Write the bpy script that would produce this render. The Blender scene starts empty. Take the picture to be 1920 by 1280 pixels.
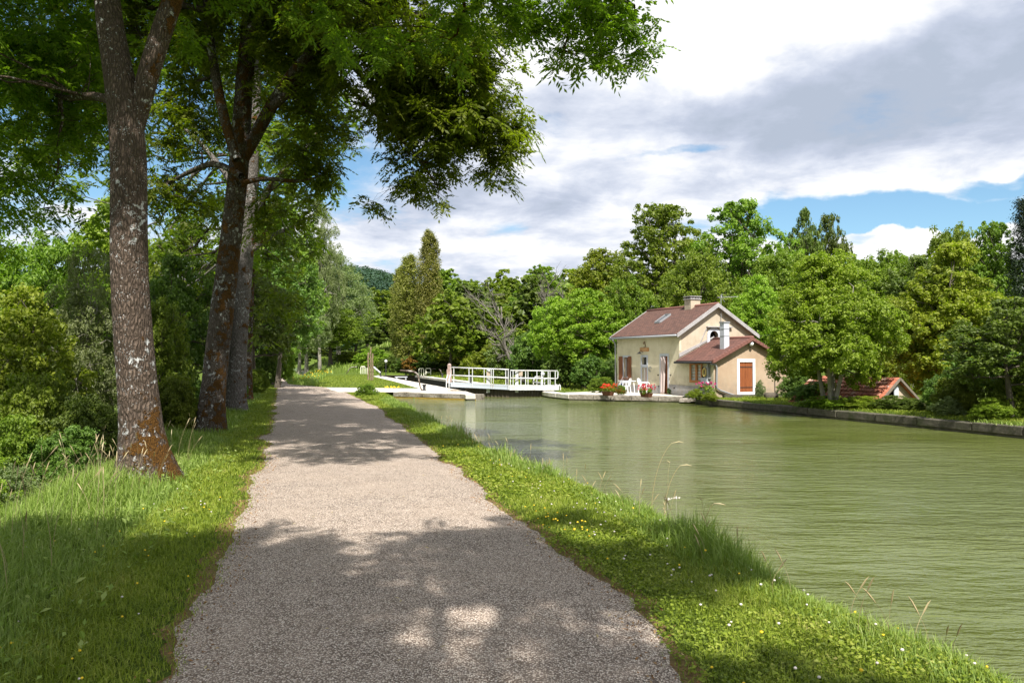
import bpy, math, random
import numpy as np
from mathutils import Vector, Matrix
from mathutils.geometry import tessellate_polygon

# ------------------------------------------------------------------ camera, sky, sun
sc = bpy.context.scene
COL = sc.collection
R = math.radians
CAMZ = 1.65
F = 1440.0
PITCH = math.atan(36 / 1440)
cam = bpy.data.cameras.new('camera'); camo = bpy.data.objects.new('camera', cam); COL.objects.link(camo)
cam.sensor_width = 36; cam.lens = 27; cam.clip_start = 0.05; cam.clip_end = 5000
camo.location = (0, 0, CAMZ); camo.rotation_euler = (R(90) + PITCH, 0, 0)
sc.camera = camo
sc.render.resolution_x = 1024; sc.render.resolution_y = 682
sc.view_settings.view_transform = 'Standard'; sc.view_settings.look = 'None'
sc.view_settings.exposure = 0.85; sc.view_settings.gamma = 1
cy = sc.cycles
cy.max_bounces = 6; cy.diffuse_bounces = 3; cy.glossy_bounces = 3; cy.transmission_bounces = 4
cy.transparent_max_bounces = 6; cy.use_denoising = True; cy.caustics_reflective = False; cy.caustics_refractive = False
cy.sample_clamp_indirect = 4

def ray(px, py):
    cx = (px - 960) / F; cyy = (640 - py) / F
    return np.array([cx, math.cos(PITCH) - cyy * math.sin(PITCH), math.sin(PITCH) + cyy * math.cos(PITCH)])
def at(px, py, Y):
    d = ray(px, py); return np.array([0, 0, CAMZ]) + d * (Y / d[1])
def zb(y):
    return -0.27 * np.clip((np.asarray(y, float) - 4) / 36, 0, 1)
def gpt(px, py, dz=0.0, it=12):
    d = ray(px, py); z = dz; p = None
    for _ in range(it):
        t = (z - CAMZ) / d[2]; p = np.array([0, 0, CAMZ]) + d * t; z = float(zb(p[1])) + dz
    return p
def hit(px, py, P, n):
    d = ray(px, py); c = np.array([0, 0, CAMZ]); n = np.array(n, float)
    return c + d * (np.dot(np.array(P) - c, n) / np.dot(d, n))
def proj(p):
    q = p - np.array([0, 0, CAMZ])
    yy = q[:, 1] * math.cos(PITCH) + q[:, 2] * math.sin(PITCH); zz = -q[:, 1] * math.sin(PITCH) + q[:, 2] * math.cos(PITCH)
    yy = np.where(yy < 0.1, 0.1, yy)
    return 960 + F * q[:, 0] / yy, 640 - F * zz / yy

SUN_EL = 54.0; SUN_AZ = 12.0            # azimuth: degrees to the right of straight behind the camera
sx = math.sin(R(SUN_AZ)) * math.cos(R(SUN_EL)); sy = -math.cos(R(SUN_AZ)) * math.cos(R(SUN_EL)); sz = math.sin(R(SUN_EL))
sl = bpy.data.lights.new('sun', 'SUN'); sl.energy = 5.0; sl.angle = R(0.55); sl.color = (1.0, 0.955, 0.88)
so = bpy.data.objects.new('sun', sl); COL.objects.link(so)
so.rotation_euler = Vector((sx, sy, sz)).to_track_quat('Z', 'Y').to_euler()

W = bpy.data.worlds.new('World'); sc.world = W; W.use_nodes = True
wt = W.node_tree; wt.nodes.clear()
def N(t, kind, **kw):
    n = t.nodes.new(kind)
    for k, v in kw.items(): setattr(n, k, v)
    return n
def build_world():
    t = wt; L = t.links.new
    tc = N(t, 'ShaderNodeTexCoord')
    sky = N(t, 'ShaderNodeTexSky'); sky.sky_type = 'NISHITA'; sky.sun_disc = False
    sky.sun_elevation = R(SUN_EL); sky.sun_rotation = math.atan2(sx, sy); sky.air_density = 1.0; sky.dust_density = 0.4; sky.ozone_density = 2.5
    skm = N(t, 'ShaderNodeMix'); skm.data_type = 'RGBA'; skm.blend_type = 'MULTIPLY'; skm.inputs[0].default_value = 1
    L(sky.outputs[0], skm.inputs[6]); skm.inputs[7].default_value = (0.118, 0.140, 0.140, 1)
    sep = N(t, 'ShaderNodeSeparateXYZ'); L(tc.outputs['Generated'], sep.inputs[0])
    def M(op, a, b=None, c=None, clamp=False):
        n = N(t, 'ShaderNodeMath', operation=op); n.use_clamp = clamp
        for i, v in enumerate((a, b, c)):
            if v is None: continue
            if isinstance(v, (int, float)): n.inputs[i].default_value = v
            else: L(v, n.inputs[i])
        return n.outputs[0]
    zc = M('ADD', M('MAXIMUM', sep.outputs[2], 0.0), 0.16)
    cb = N(t, 'ShaderNodeCombineXYZ'); L(M('DIVIDE', sep.outputs[0], zc), cb.inputs[0]); L(M('DIVIDE', sep.outputs[1], zc), cb.inputs[1])
    def noise(scale, det, rough, off, src=None, dist=0.0):
        mp = N(t, 'ShaderNodeMapping'); mp.inputs['Location'].default_value = off; mp.inputs['Scale'].default_value = (1.0, 1.0, 1.0)
        L(src or cb.outputs[0], mp.inputs[0])
        n = N(t, 'ShaderNodeTexNoise'); n.inputs['Scale'].default_value = scale; n.inputs['Detail'].default_value = det
        n.inputs['Roughness'].default_value = rough; n.inputs['Distortion'].default_value = dist
        L(mp.outputs[0], n.inputs[0]); return n.outputs[0]
    n1 = noise(1.6, 9, 0.56, (3.1, 1.7, 0), None, 0.25)
    n2 = noise(3.4, 8, 0.6, (7.7, 4.2, 2), None, 0.2)
    warp = N(t, 'ShaderNodeTexNoise'); warp.inputs['Scale'].default_value = 6; warp.inputs['Detail'].default_value = 6; L(tc.outputs['Generated'], warp.inputs[0])
    wv = N(t, 'ShaderNodeVectorMath', operation='MULTIPLY_ADD'); L(warp.outputs['Color'], wv.inputs[0]); wv.inputs[1].default_value = (0.16, 0.16, 0.11); 
    ad = N(t, 'ShaderNodeVectorMath', operation='ADD'); L(tc.outputs['Generated'], ad.inputs[0]); ad.inputs[1].default_value = (-0.08, -0.08, -0.055)
    L(ad.outputs[0], wv.inputs[2])
    def blob(px, py, wx, wz, soft=1.0):
        d = ray(px, py); d = d / np.linalg.norm(d)
        s = N(t, 'ShaderNodeVectorMath', operation='SUBTRACT'); L(wv.outputs[0], s.inputs[0]); s.inputs[1].default_value = tuple(d)
        m = N(t, 'ShaderNodeVectorMath', operation='MULTIPLY'); L(s.outputs[0], m.inputs[0]); m.inputs[1].default_value = (F / wx, 1.5, F / wz)
        l = N(t, 'ShaderNodeVectorMath', operation='LENGTH'); L(m.outputs[0], l.inputs[0])
        mr = N(t, 'ShaderNodeMapRange'); mr.interpolation_type = 'SMOOTHSTEP'; L(l.outputs['Value'], mr.inputs[0])
        mr.inputs[1].default_value = 1.0 + soft * .5; mr.inputs[2].default_value = max(0.0, 1.0 - soft * .6); mr.inputs[3].default_value = 0; mr.inputs[4].default_value = 1
        return mr.outputs[0]
    def ssum(lst):
        o = None
        for v, k in lst:
            x = M('MULTIPLY', v, k); o = x if o is None else M('ADD', o, x)
        return o
    # coverage: clouds nearly everywhere on the right, holes of blue
    holes = ssum([(blob(1730, 412, 330, 42, .8), 1.0), (blob(1262, 290, 80, 12, 1), .5), (blob(60, 120, 520, 260, 1), .50), (blob(1900, 330, 60, 14, 1), .7),
                  (blob(940, 430, 45, 38, 1), .25), (blob(460, 250, 200, 200, 1), .35), (blob(1010, 240, 90, 30, 1), .25), (blob(1560, 475, 80, 20, 1), .5)])
    bumps = ssum([(blob(1640, 450, 90, 22, .5), 1.0), (blob(1820, 440, 110, 26, .6), .9), (blob(1150, 60, 400, 300, 1), .15)])
    cov = M('ADD', M('SUBTRACT', M('ADD', M('ADD', M('MULTIPLY', n1, 1.3), M('MULTIPLY', n2, .9)), -.40), holes), bumps)
    mask = N(t, 'ShaderNodeMapRange'); mask.interpolation_type = 'SMOOTHSTEP'; L(cov, mask.inputs[0]); mask.inputs[1].default_value = .16; mask.inputs[2].default_value = .60
    # shade of the clouds: grey undersides
    grey = ssum([(blob(1680, 210, 420, 110, 1), .80), (blob(1450, 250, 300, 60, 1), .45), (blob(1850, 60, 160, 60, 1), .55), (blob(1180, 190, 200, 50, 1), .30), (blob(960, 355, 220, 40, 1), .62), (blob(760, 380, 170, 30, 1), .4),
                 (blob(1000, 440, 300, 20, 1), .3), (blob(1650, 130, 260, 50, 1), .3), (blob(640, 410, 120, 30, 1), .3)])
    white = ssum([(blob(1450, 50, 210, 75, 1), .9), (blob(1130, 300, 230, 40, 1), .55), (blob(1600, 385, 260, 26, 1), .7), (blob(840, 455, 200, 22, 1), .4), (blob(1830, 80, 50, 30, 1), .5), (blob(1060, 100, 150, 90, 1), .3), (blob(1700, 455, 300, 40, 1), 1.0)])
    sh = M('ADD', M('SUBTRACT', M('ADD', M('ADD', M('MULTIPLY', n2, 2.0), M('MULTIPLY', n1, 1.1)), -.86), M('MULTIPLY', grey, .50)), M('MULTIPLY', white, .55))
    ramp = N(t, 'ShaderNodeValToRGB'); L(sh, ramp.inputs[0])
    e = ramp.color_ramp.elements
    e[0].position = 0.0; e[0].color = (.44, .50, .61, 1)
    e[1].position = 1.0; e[1].color = (1.02, 1.02, 1.03, 1)
    for p, c in ((.28, (.52, .575, .70, 1)), (.55, (.68, .725, .83, 1)), (.78, (.86, .88, .93, 1))):
        k = e.new(p); k.color = c
    mx = N(t, 'ShaderNodeMix'); mx.data_type = 'RGBA'; L(mask.outputs[0], mx.inputs[0]); L(skm.outputs[2], mx.inputs[6]); L(ramp.outputs[0], mx.inputs[7])
    bg = N(t, 'ShaderNodeBackground'); L(mx.outputs[2], bg.inputs[0]); bg.inputs[1].default_value = 0.62
    out = N(t, 'ShaderNodeOutputWorld'); L(bg.outputs[0], out.inputs[0])
build_world()
W.cycles.sampling_method = 'MANUAL'; W.cycles.sample_map_resolution = 512

# ------------------------------------------------------------------ helpers
rng = np.random.default_rng(7)
def link(o, parent=None):
    COL.objects.link(o)
    if parent is not None: o.parent = parent
    return o
def tag(o, label=None, cat=None, group=None, kind=None):
    if label: o['label'] = label
    if cat: o['category'] = cat
    if group: o['group'] = group
    if kind: o['kind'] = kind
    return o
def E(name, label, cat, loc=(0, 0, 0), rz=0.0, group=None):
    o = bpy.data.objects.new(name, None); o.empty_display_size = .2; o.location = loc; o.rotation_euler = (0, 0, rz)
    link(o); return tag(o, label, cat, group)
def mesh_np(name, V, counts, idx, mat, parent=None, smooth=False):
    """counts: vertices per face, idx: flat vertex indices"""
    me = bpy.data.meshes.new(name)
    V = np.asarray(V, np.float32); idx = np.asarray(idx, np.int32).ravel()
    counts = np.asarray(counts, np.int32).ravel(); starts = np.concatenate([[0], np.cumsum(counts)[:-1]]).astype(np.int32)
    me.vertices.add(len(V)); me.vertices.foreach_set('co', V.ravel())
    me.loops.add(len(idx)); me.loops.foreach_set('vertex_index', idx)
    me.polygons.add(len(counts)); me.polygons.foreach_set('loop_start', starts); me.polygons.foreach_set('loop_total', counts)
    me.polygons.foreach_set('use_smooth', np.full(len(counts), bool(smooth)))
    me.update(calc_edges=True)
    if mat is not None: me.materials.append(mat)
    return link(bpy.data.objects.new(name, me), parent)
class MB:
    def __init__(s): s.V = []; s.n = 0; s.c = []; s.i = []
    def add(s, V, faces):
        V = np.asarray(V, float)
        s.parts = getattr(s, 'parts', []) + [(V, list(faces))]
        for f in faces: s.c.append(len(f)); s.i.extend(int(k) + s.n for k in f)
        s.V.append(V); s.n += len(V); return s
    def box(s, x0, x1, y0, y1, z0, z1):
        V = [(x0, y0, z0), (x1, y0, z0), (x1, y1, z0), (x0, y1, z0), (x0, y0, z1), (x1, y0, z1), (x1, y1, z1), (x0, y1, z1)]
        return s.add(V, [(0, 3, 2, 1), (4, 5, 6, 7), (0, 1, 5, 4), (1, 2, 6, 5), (2, 3, 7, 6), (3, 0, 4, 7)])
    def beam(s, a, b, w, h, up=(0, 0, 1)):
        a = np.array(a, float); b = np.array(b, float); d = b - a; d /= np.linalg.norm(d); up = np.array(up, float)
        if abs(np.dot(d, up)) > .98: up = np.array((0, 1, 0.))
        x = np.cross(d, up); x /= np.linalg.norm(x); y = np.cross(x, d)
        V = [p + x * i * w / 2 + y * j * h / 2 for p in (a, b) for i, j in ((-1, -1), (1, -1), (1, 1), (-1, 1))]
        return s.add(V, [(0, 1, 2, 3)[::-1], (4, 5, 6, 7), (0, 1, 5, 4), (1, 2, 6, 5), (2, 3, 7, 6), (3, 0, 4, 7)])
    def tube(s, P, r, n=8, caps=True):
        V, Fc = tube(P, r, n); 
        m = len(P)
        s.add(V, Fc + ([tuple(range(n))[::-1], tuple((m - 1) * n + k for k in range(n))] if caps else [])); return s
    def poly(s, pts): return s.add(pts, [tuple(range(len(pts)))])
    def prism(s, outer, holes, fr, t):
        """outer/holes: 2-D loops; fr(u,v,w) -> point, extruded w from 0 to t"""
        loops = [outer] + holes; allp = [p for l in loops for p in l]
        tris = tessellate_polygon([[Vector((p[0], p[1], 0)) for p in l] for l in loops])
        m = len(allp)
        V = [fr(p[0], p[1], 0) for p in allp] + [fr(p[0], p[1], t) for p in allp]
        Fc = [tuple(q) for q in tris] + [tuple(k + m for k in q[::-1]) for q in tris]
        o = 0
        for l in loops:
            k = len(l)
            for j in range(k): a = o + j; b = o + (j + 1) % k; Fc.append((a, b, b + m, a + m))
            o += k
        return s.add(V, Fc)
    def tf(s, M): 
        s.V = [np.c_[v, np.ones(len(v))] @ np.array(M).T[:, :3] for v in s.V]; return s
    def each(s, name, mat, parent=None):
        for V, f in s.parts: o = MB().add(V, f).build(name, mat, parent)
        return o
    def build(s, name, mat, parent=None, smooth=False, bevel=0):
        o = mesh_np(name, np.concatenate(s.V), s.c, s.i, mat, parent, smooth)
        if bevel:
            b = o.modifiers.new('bevel', 'BEVEL'); b.width = bevel; b.segments = 1; b.limit_method = 'ANGLE'
        return o
def tube(P, r, n=8):
    P = np.asarray(P, float); r = np.broadcast_to(np.asarray(r, float), (len(P),))
    T = np.gradient(P, axis=0); T /= np.linalg.norm(T, axis=1)[:, None] + 1e-9
    ref = np.array((0.31, 0.95, 0.05)) if abs(T[0, 1]) < .9 else np.array((1, 0, 0.))
    X = np.cross(T, ref); X /= np.linalg.norm(X, axis=1)[:, None] + 1e-9; Y = np.cross(T, X)
    a = np.arange(n) * 2 * math.pi / n
    V = P[:, None] + r[:, None, None] * (X[:, None] * np.cos(a)[None, :, None] + Y[:, None] * np.sin(a)[None, :, None])
    Fc = [(i * n + j, i * n + (j + 1) % n, (i + 1) * n + (j + 1) % n, (i + 1) * n + j) for i in range(len(P) - 1) for j in range(n)]
    return V.reshape(-1, 3), Fc
def cyl(mb, x, y, z0, z1, r0, r1=None, n=12):
    return mb.tube([(x, y, z0), (x, y, (z0 + z1) / 2), (x, y, z1)], [r0, (r0 + (r0 if r1 is None else r1)) / 2, r0 if r1 is None else r1], n)
def sphere(mb, c, r, n=10, sq=(1, 1, 1)):
    th = np.linspace(0, math.pi, n // 2 + 2)[1:-1]
    V = [(0, 0, 1)] + [(math.sin(t) * math.cos(k * 2 * math.pi / n), math.sin(t) * math.sin(k * 2 * math.pi / n), math.cos(t)) for t in th for k in range(n)] + [(0, 0, -1)]
    m = len(th); Fc = [(0, 1 + k, 1 + (k + 1) % n) for k in range(n)]
    Fc += [(1 + i * n + k, 1 + (i + 1) * n + k, 1 + (i + 1) * n + (k + 1) % n, 1 + i * n + (k + 1) % n) for i in range(m - 1) for k in range(n)]
    Fc += [(1 + m * n, 1 + (m - 1) * n + (k + 1) % n, 1 + (m - 1) * n + k) for k in range(n)]
    return mb.add(np.array(V) * r * np.array(sq) + np.array(c), Fc)
def copy_tree(o, parent=None):
    c = o.copy(); link(c)
    if parent is not None: c.parent = parent
    for ch in list(o.children): copy_tree(ch, c)
    return c

# ------------------------------------------------------------------ materials
def mat(name, col, rough=.8, spec=.3, metal=0.0):
    m = bpy.data.materials.new(name); m.use_nodes = True; b = m.node_tree.nodes['Principled BSDF']
    b.inputs['Base Color'].default_value = (*col, 1); b.inputs['Roughness'].default_value = rough
    b.inputs['Specular IOR Level'].default_value = spec; b.inputs['Metallic'].default_value = metal
    return m
class NT:
    """small node-building aid around one material"""
    def __init__(s, name, rough=.8, spec=.3):
        s.m = mat(name, (.5, .5, .5), rough, spec); s.t = s.m.node_tree; s.b = s.t.nodes['Principled BSDF']
        s.L = s.t.links.new; s.tc = N(s.t, 'ShaderNodeTexCoord')
    def pos(s, scale=(1, 1, 1), space='Object', loc=(0, 0, 0)):
        mp = N(s.t, 'ShaderNodeMapping'); mp.inputs['Scale'].default_value = scale; mp.inputs['Location'].default_value = loc; s.L(s.tc.outputs[space], mp.inputs[0]); return mp.outputs[0]
    def noise(s, v, scale, det=4, rough=.55, dist=0, col=False):
        n = N(s.t, 'ShaderNodeTexNoise'); n.inputs['Scale'].default_value = scale; n.inputs['Detail'].default_value = det
        n.inputs['Roughness'].default_value = rough; n.inputs['Distortion'].default_value = dist; s.L(v, n.inputs[0]); return n.outputs[1 if col else 0]
    def voro(s, v, scale, feat='F1', out=0, rnd=1.0):
        n = N(s.t, 'ShaderNodeTexVoronoi', feature=feat); n.inputs['Scale'].default_value = scale; n.inputs['Randomness'].default_value = rnd; s.L(v, n.inputs[0]); return n.outputs[out]
    def ramp(s, v, stops, interp='LINEAR'):
        n = N(s.t, 'ShaderNodeValToRGB'); s.L(v, n.inputs[0]); e = n.color_ramp.elements; n.color_ramp.interpolation = interp
        e[0].position = stops[0][0]; e[0].color = (*stops[0][1], 1); e[1].position = stops[-1][0]; e[1].color = (*stops[-1][1], 1)
        for p, c in stops[1:-1]: k = e.new(p); k.color = (*c, 1)
        return n.outputs[0]
    def rng(s, v, a, b, c=0., d=1.):
        n = N(s.t, 'ShaderNodeMapRange'); s.L(v, n.inputs[0])
        for i, x in enumerate((a, b, c, d)): n.inputs[i + 1].default_value = x
        return n.outputs[0]
    def mix(s, f, a, b, mode='MIX'):
        n = N(s.t, 'ShaderNodeMix'); n.data_type = 'RGBA'; n.blend_type = mode
        for i, x in ((0, f), (6, a), (7, b)):
            if isinstance(x, (int, float)): n.inputs[i].default_value = x
            elif isinstance(x, tuple): n.inputs[i].default_value = (*x, 1)
            else: s.L(x, n.inputs[i])
        return n.outputs[2]
    def math(s, op, a, b=0.0, clamp=False):
        n = N(s.t, 'ShaderNodeMath', operation=op); n.use_clamp = clamp
        for i, x in enumerate((a, b)):
            if isinstance(x, (int, float)): n.inputs[i].default_value = x
            else: s.L(x, n.inputs[i])
        return n.outputs[0]
    def col(s, c): s.L(c, s.b.inputs['Base Color'])
    def bump(s, h, strength=.5, dist=.02):
        n = N(s.t, 'ShaderNodeBump'); n.inputs['Strength'].default_value = strength; n.inputs['Distance'].default_value = dist
        s.L(h, n.inputs['Height']); s.L(n.outputs[0], s.b.inputs['Normal']); return n
def leafmat(name, dark, light, tr=.45, sp=.35, scale=.8, trc=None):
    k = NT(name, .5, sp); geo = N(k.t, 'ShaderNodeNewGeometry')
    n = k.noise(k.pos(), scale, 3, .6)
    f = k.math('ADD', k.math('MULTIPLY', geo.outputs['Random Per Island'], .62), k.math('MULTIPLY', k.math('SUBTRACT', n, .5), 1.5)); f = k.math('ADD', f, .08, True)
    oi = N(k.t, 'ShaderNodeObjectInfo')
    c = k.mix(f, dark, light)
    hs = N(k.t, 'ShaderNodeHueSaturation'); k.L(c, hs.inputs['Color']); k.L(k.rng(oi.outputs['Random'], 0, 1, .474, .516), hs.inputs['Hue']); k.L(k.rng(oi.outputs['Random'], 0, 1, .78, 1.22), hs.inputs['Value'])
    c = hs.outputs[0]; k.col(c)
    tl = N(k.t, 'ShaderNodeBsdfTranslucent'); k.L(k.mix(1.0, c, trc or (1.25, 1.55, .55), 'MULTIPLY'), tl.inputs[0])
    ms = N(k.t, 'ShaderNodeMixShader'); ms.inputs[0].default_value = tr; k.L(k.b.outputs[0], ms.inputs[1]); k.L(tl.outputs[0], ms.inputs[2])
    k.L(ms.outputs[0], k.t.nodes['Material Output'].inputs[0]); return k.m

# ------------------------------------------------------------------ layout of the place
WZ = -0.58
def gz(px, py, z):
    d = ray(px, py); t = (z - CAMZ) / d[2]; return np.array([0, 0, CAMZ]) + d * t
lip_px = [(1995, 1282), (1752, 1182), (1500, 1085), (1372, 1025), (1220, 945), (1082, 893), (976, 860), (880, 815), (800, 778), (760, 759), (733, 747)]
LIP = np.array([gpt(x, y, .07)[:2] for x, y in lip_px])
LIP = np.vstack([[(6.2, -15), (4.3, -4)], LIP])
tn = np.gradient(LIP, axis=0); tn /= np.linalg.norm(tn, axis=1)[:, None]
WL = LIP + np.c_[tn[:, 1], -tn[:, 0]] * .42                     # waterline along the grass bank
QH = [(-7.2, 46.6), (-2.05, 43.4)]                               # lock head quay, towpath side
ENTL = [(-2.05, 43.4), (-2.9, 48.0)]
ENTR = [(1.8, 48.0), (2.2, 46.2), (3.2, 43.4)]
QHO = [(3.2, 43.4), (5.6, 42.2), (9.55, 40.5)]
QR = [(9.75, 37.4), (12.3, 29.2), (14.6, 22.0), (17.4, 12), (20, 0), (24, -15)]
BASIN = np.array([tuple(p) for p in WL] + QH + ENTL[1:] + ENTR + QHO[1:] + [(9.6, 39.0)] + QR)
CHL = lambda y: -2.9 - .28 * (y - 48)
CH = np.array([(CHL(48), 48), (CHL(99), 99), (CHL(99) + 4.7, 99), (CHL(48) + 4.7, 48)])
LOWC = np.array([gz(x, y, -.5)[:2] for x, y in [(524, 688.8), (560, 689.8), (592, 694.5), (585, 700), (570, 709), (552, 702), (536, 695)]])
def sdist(P, poly):
    """signed distance to a polygon, positive outside"""
    A = poly; B = np.roll(poly, -1, axis=0); best = np.full(len(P), 1e9); ins = np.zeros(len(P), bool)
    for a, b in zip(A, B):
        ab = b - a; t = np.clip(((P - a) @ ab) / (ab @ ab), 0, 1); q = a + t[:, None] * ab
        best = np.minimum(best, np.hypot(*(P - q).T))
        c = ((a[1] > P[:, 1]) != (b[1] > P[:, 1])); 
        with np.errstate(divide='ignore', invalid='ignore'):
            xi = (b[0] - a[0]) * (P[:, 1] - a[1]) / (b[1] - a[1]) + a[0]
        ins ^= c & (P[:, 0] < xi)
    return np.where(ins, -best, best)
pl = np.array([gpt(*p)[:2] for p in [(300, 1290), (385, 1110), (452, 975), (492, 880), (512, 800), (517, 760), (519, 738), (519, 724)]])
pr = np.array([gpt(*p)[:2] for p in [(1312, 1280), (1140, 1115), (965, 975), (830, 865), (765, 808), (700, 762), (652, 738), (618, 727)]])
pl = np.vstack([[(.9, -12)], pl, [gpt(517, 714)[:2], gpt(521, 704)[:2], gpt(524, 697)[:2]]])
pr = np.vstack([[(4.0, -12)], pr, [gpt(541, 720)[:2], gpt(536, 714)[:2], gpt(529, 704)[:2], gpt(527, 697)[:2]]])
def xl(y): return np.interp(y, pl[:, 1], pl[:, 0])
def xr(y): return np.interp(y, pr[:, 1], pr[:, 0])
def sst(a, b, x):
    t = np.clip((x - a) / (b - a), 0, 1); return t * t * (3 - 2 * t)
def terrain(x, y):
    x = np.asarray(x, float); y = np.asarray(y, float); z = zb(y) + 0 * x
    P = np.c_[x.ravel(), y.ravel()]
    z = z - 1.9 * sst(1.7, 6.5, xl(y) - x) * (1 - sst(60, 95, y))                 # falls away left of the avenue
    z = z + .05 * np.sin(x * .9 + y * .31) * np.sin(y * .7 - x * .2) * (sst(.3, 1.5, xl(y) - x))
    # ground dips behind the far bank on the right, where the shed stands
    qx = np.interp(y, [-15, 0, 12, 22, 29.2, 37.4, 41], [24, 20, 17.4, 14.6, 12.3, 9.75, 9.6])
    z = z - 1.5 * sst(3.6, 7.5, x - qx) * (1 - sst(38, 46, y)) * sst(-5, 12, y) * (1 - sst(22, 40, x - qx))
    # wooded slopes behind the lock and the house, and the far hill
    z = z + 15 * sst(85, 210, y + .35 * np.clip(x, -20, 80)) * sst(-42, -8, x + .05 * y) 
    z = z + 74 * np.exp(-((x + 160) / 105.) ** 2) * sst(430, 760, y) + 26 * np.exp(-((x - 60) / 260.) ** 2) * sst(420, 800, y) + 80 * sst(-220, -430, x) * sst(420, 760, y)
    zf = z.ravel()
    d = sdist(P, BASIN)
    zf = np.where(d < .5, np.minimum(zf, WZ - .04 + (zf - WZ) * np.clip(d / .42, 0, 1)), zf)
    zf = np.where(d < 0, WZ - .05 - np.clip(-d * .9, 0, 1.4), zf)
    near = (P[:, 1] > 44) & (P[:, 1] < 105)
    dc = np.full(len(P), 9.); dc[near] = sdist(P[near], CH); zf = np.where(dc < .25, -4.5, zf)
    nl = (P[:, 1] > 70) & (P[:, 1] < 400) & (P[:, 0] < -15) & (P[:, 0] > -90)
    dl = np.full(len(P), 9.); dl[nl] = sdist(P[nl], LOWC); zf = np.where(dl < .4, np.minimum(zf, -.27 - .6 * np.clip((.4 - dl) / .8, 0, 1)), zf)
    return zf.reshape(z.shape)

# ------------------------------------------------------------------ ground, path, water
def grassmat():
    k = NT('grass_ground', .95, .1); p = k.pos()
    a = k.noise(p, .35, 5, .6); b = k.noise(p, 6.0, 5, .7); c = k.noise(p, 60, 3, .7)
    f = k.math('ADD', k.math('MULTIPLY', a, .6), k.math('MULTIPLY', b, .45))
    col = k.ramp(f, [(.25, (.045, .085, .012)), (.5, (.125, .18, .022)), (.62, (.15, .215, .035)), (.8, (.21, .24, .06))])
    col = k.mix(k.rng(c, .3, .8), k.mix(.75, col, (.03, .05, .01)), col); k.col(col)
    k.bump(k.math('ADD', c, k.math('MULTIPLY', b, 2.0)), 1.0, .04); return k.m
M_GR = grassmat()
xs = np.concatenate([[-1500, -1000, -700], np.arange(-560, -100, 14), np.arange(-100, -40, 4), np.arange(-40, -16, 1.2), np.arange(-16, 22, .24), np.arange(22, 60, 1.2), np.arange(60, 140, 5), np.arange(140, 520, 16), [700, 1000, 1500]])
ys = np.concatenate([[-400, -150, -60, -30], np.arange(-16, 0, 1), np.arange(0, 52, .22), np.arange(52, 110, .9), np.arange(110, 260, 4), np.arange(260, 1000, 15), [1200, 1600, 2400]])
GX, GY = np.meshgrid(xs, ys); GZ = terrain(GX, GY)
nx, ny = len(xs), len(ys)
ii = (np.arange(ny - 1)[:, None] * nx + np.arange(nx - 1)[None]).ravel()
g = mesh_np('ground', np.c_[GX.ravel(), GY.ravel(), GZ.ravel()], np.full(len(ii), 4), np.c_[ii, ii + 1, ii + nx + 1, ii + nx], M_GR, None, True)
tag(g, kind='structure', label='grassy ground either side of the towpath and canal')
def terr_i(x, y):
    """the ground mesh's own height (bilinear)"""
    i = np.clip(np.searchsorted(xs, x) - 1, 0, nx - 2); j = np.clip(np.searchsorted(ys, y) - 1, 0, ny - 2)
    u = (x - xs[i]) / (xs[i + 1] - xs[i]); v = (y - ys[j]) / (ys[j + 1] - ys[j])
    return (GZ[j, i] * (1 - u) + GZ[j, i + 1] * u) * (1 - v) + (GZ[j + 1, i] * (1 - u) + GZ[j + 1, i + 1] * u) * v

def pathmat():
    k = NT('chip_seal', .9, .25); p = k.pos()
    v = N(k.t, 'ShaderNodeTexVoronoi'); v.inputs['Scale'].default_value = 88; k.L(p, v.inputs[0])
    sp = N(k.t, 'ShaderNodeSeparateColor'); k.L(v.outputs['Color'], sp.inputs[0])
    chips = k.ramp(sp.outputs[0], [(0, (.20, .145, .115)), (.3, (.44, .36, .295)), (.6, (.65, .545, .455)), (.85, (.76, .66, .565)), (1, (.88, .80, .71))])
    gap = k.rng(v.outputs['Distance'], .30, .62, 0, 1); col = k.mix(gap, chips, (.10, .075, .06))
    big = k.noise(p, .8, 5, .65); m = k.noise(p, 5, 4, .6)
    col = k.mix(k.rng(big, .35, .7, 0, .35), col, k.mix(.6, col, (.50, .39, .30)))
    col = k.mix(k.rng(m, .4, .75, 0, .22), col, (.58, .48, .40)); k.col(col)
    h = k.math('SUBTRACT', k.math('MULTIPLY', sp.outputs[1], .5), v.outputs['Distance']); k.bump(h, .85, .008); return k.m
py_ = np.concatenate([np.arange(-12, 30, .12), np.arange(30, 62, .3), np.arange(62, 175, 2.)])
def path_edges(y, amp=1.0):
    r = np.random.default_rng(3)
    def jit(): 
        a = r.normal(0, 1, len(y)); b = np.convolve(np.repeat(r.normal(0, 1, len(y) // 5 + 2), 5)[:len(y)], np.ones(9) / 9, 'same')
        return (.022 * a + .085 * b) * amp
    L_ = xl(y) - .03 + jit(); R_ = xr(y) + .03 + jit(); return L_, R_
PL, PR = path_edges(py_)
cols = 7; ft = np.linspace(0, 1, cols); crown = .035 * (1 - (2 * ft - 1) ** 2)
PX = PL[:, None] * (1 - ft) + PR[:, None] * ft; PYY = np.repeat(py_[:, None], cols, 1); PZ = zb(PYY) + .006 + crown[None]
ii = (np.arange(len(py_) - 1)[:, None] * cols + np.arange(cols - 1)[None]).ravel()
tag(mesh_np('path', np.c_[PX.ravel(), PYY.ravel(), PZ.ravel()], np.full(len(ii), 4), np.c_[ii, ii + 1, ii + cols + 1, ii + cols], pathmat(), None, True), kind='structure', label='pinkish chip-sealed towpath running beside the canal')
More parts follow.
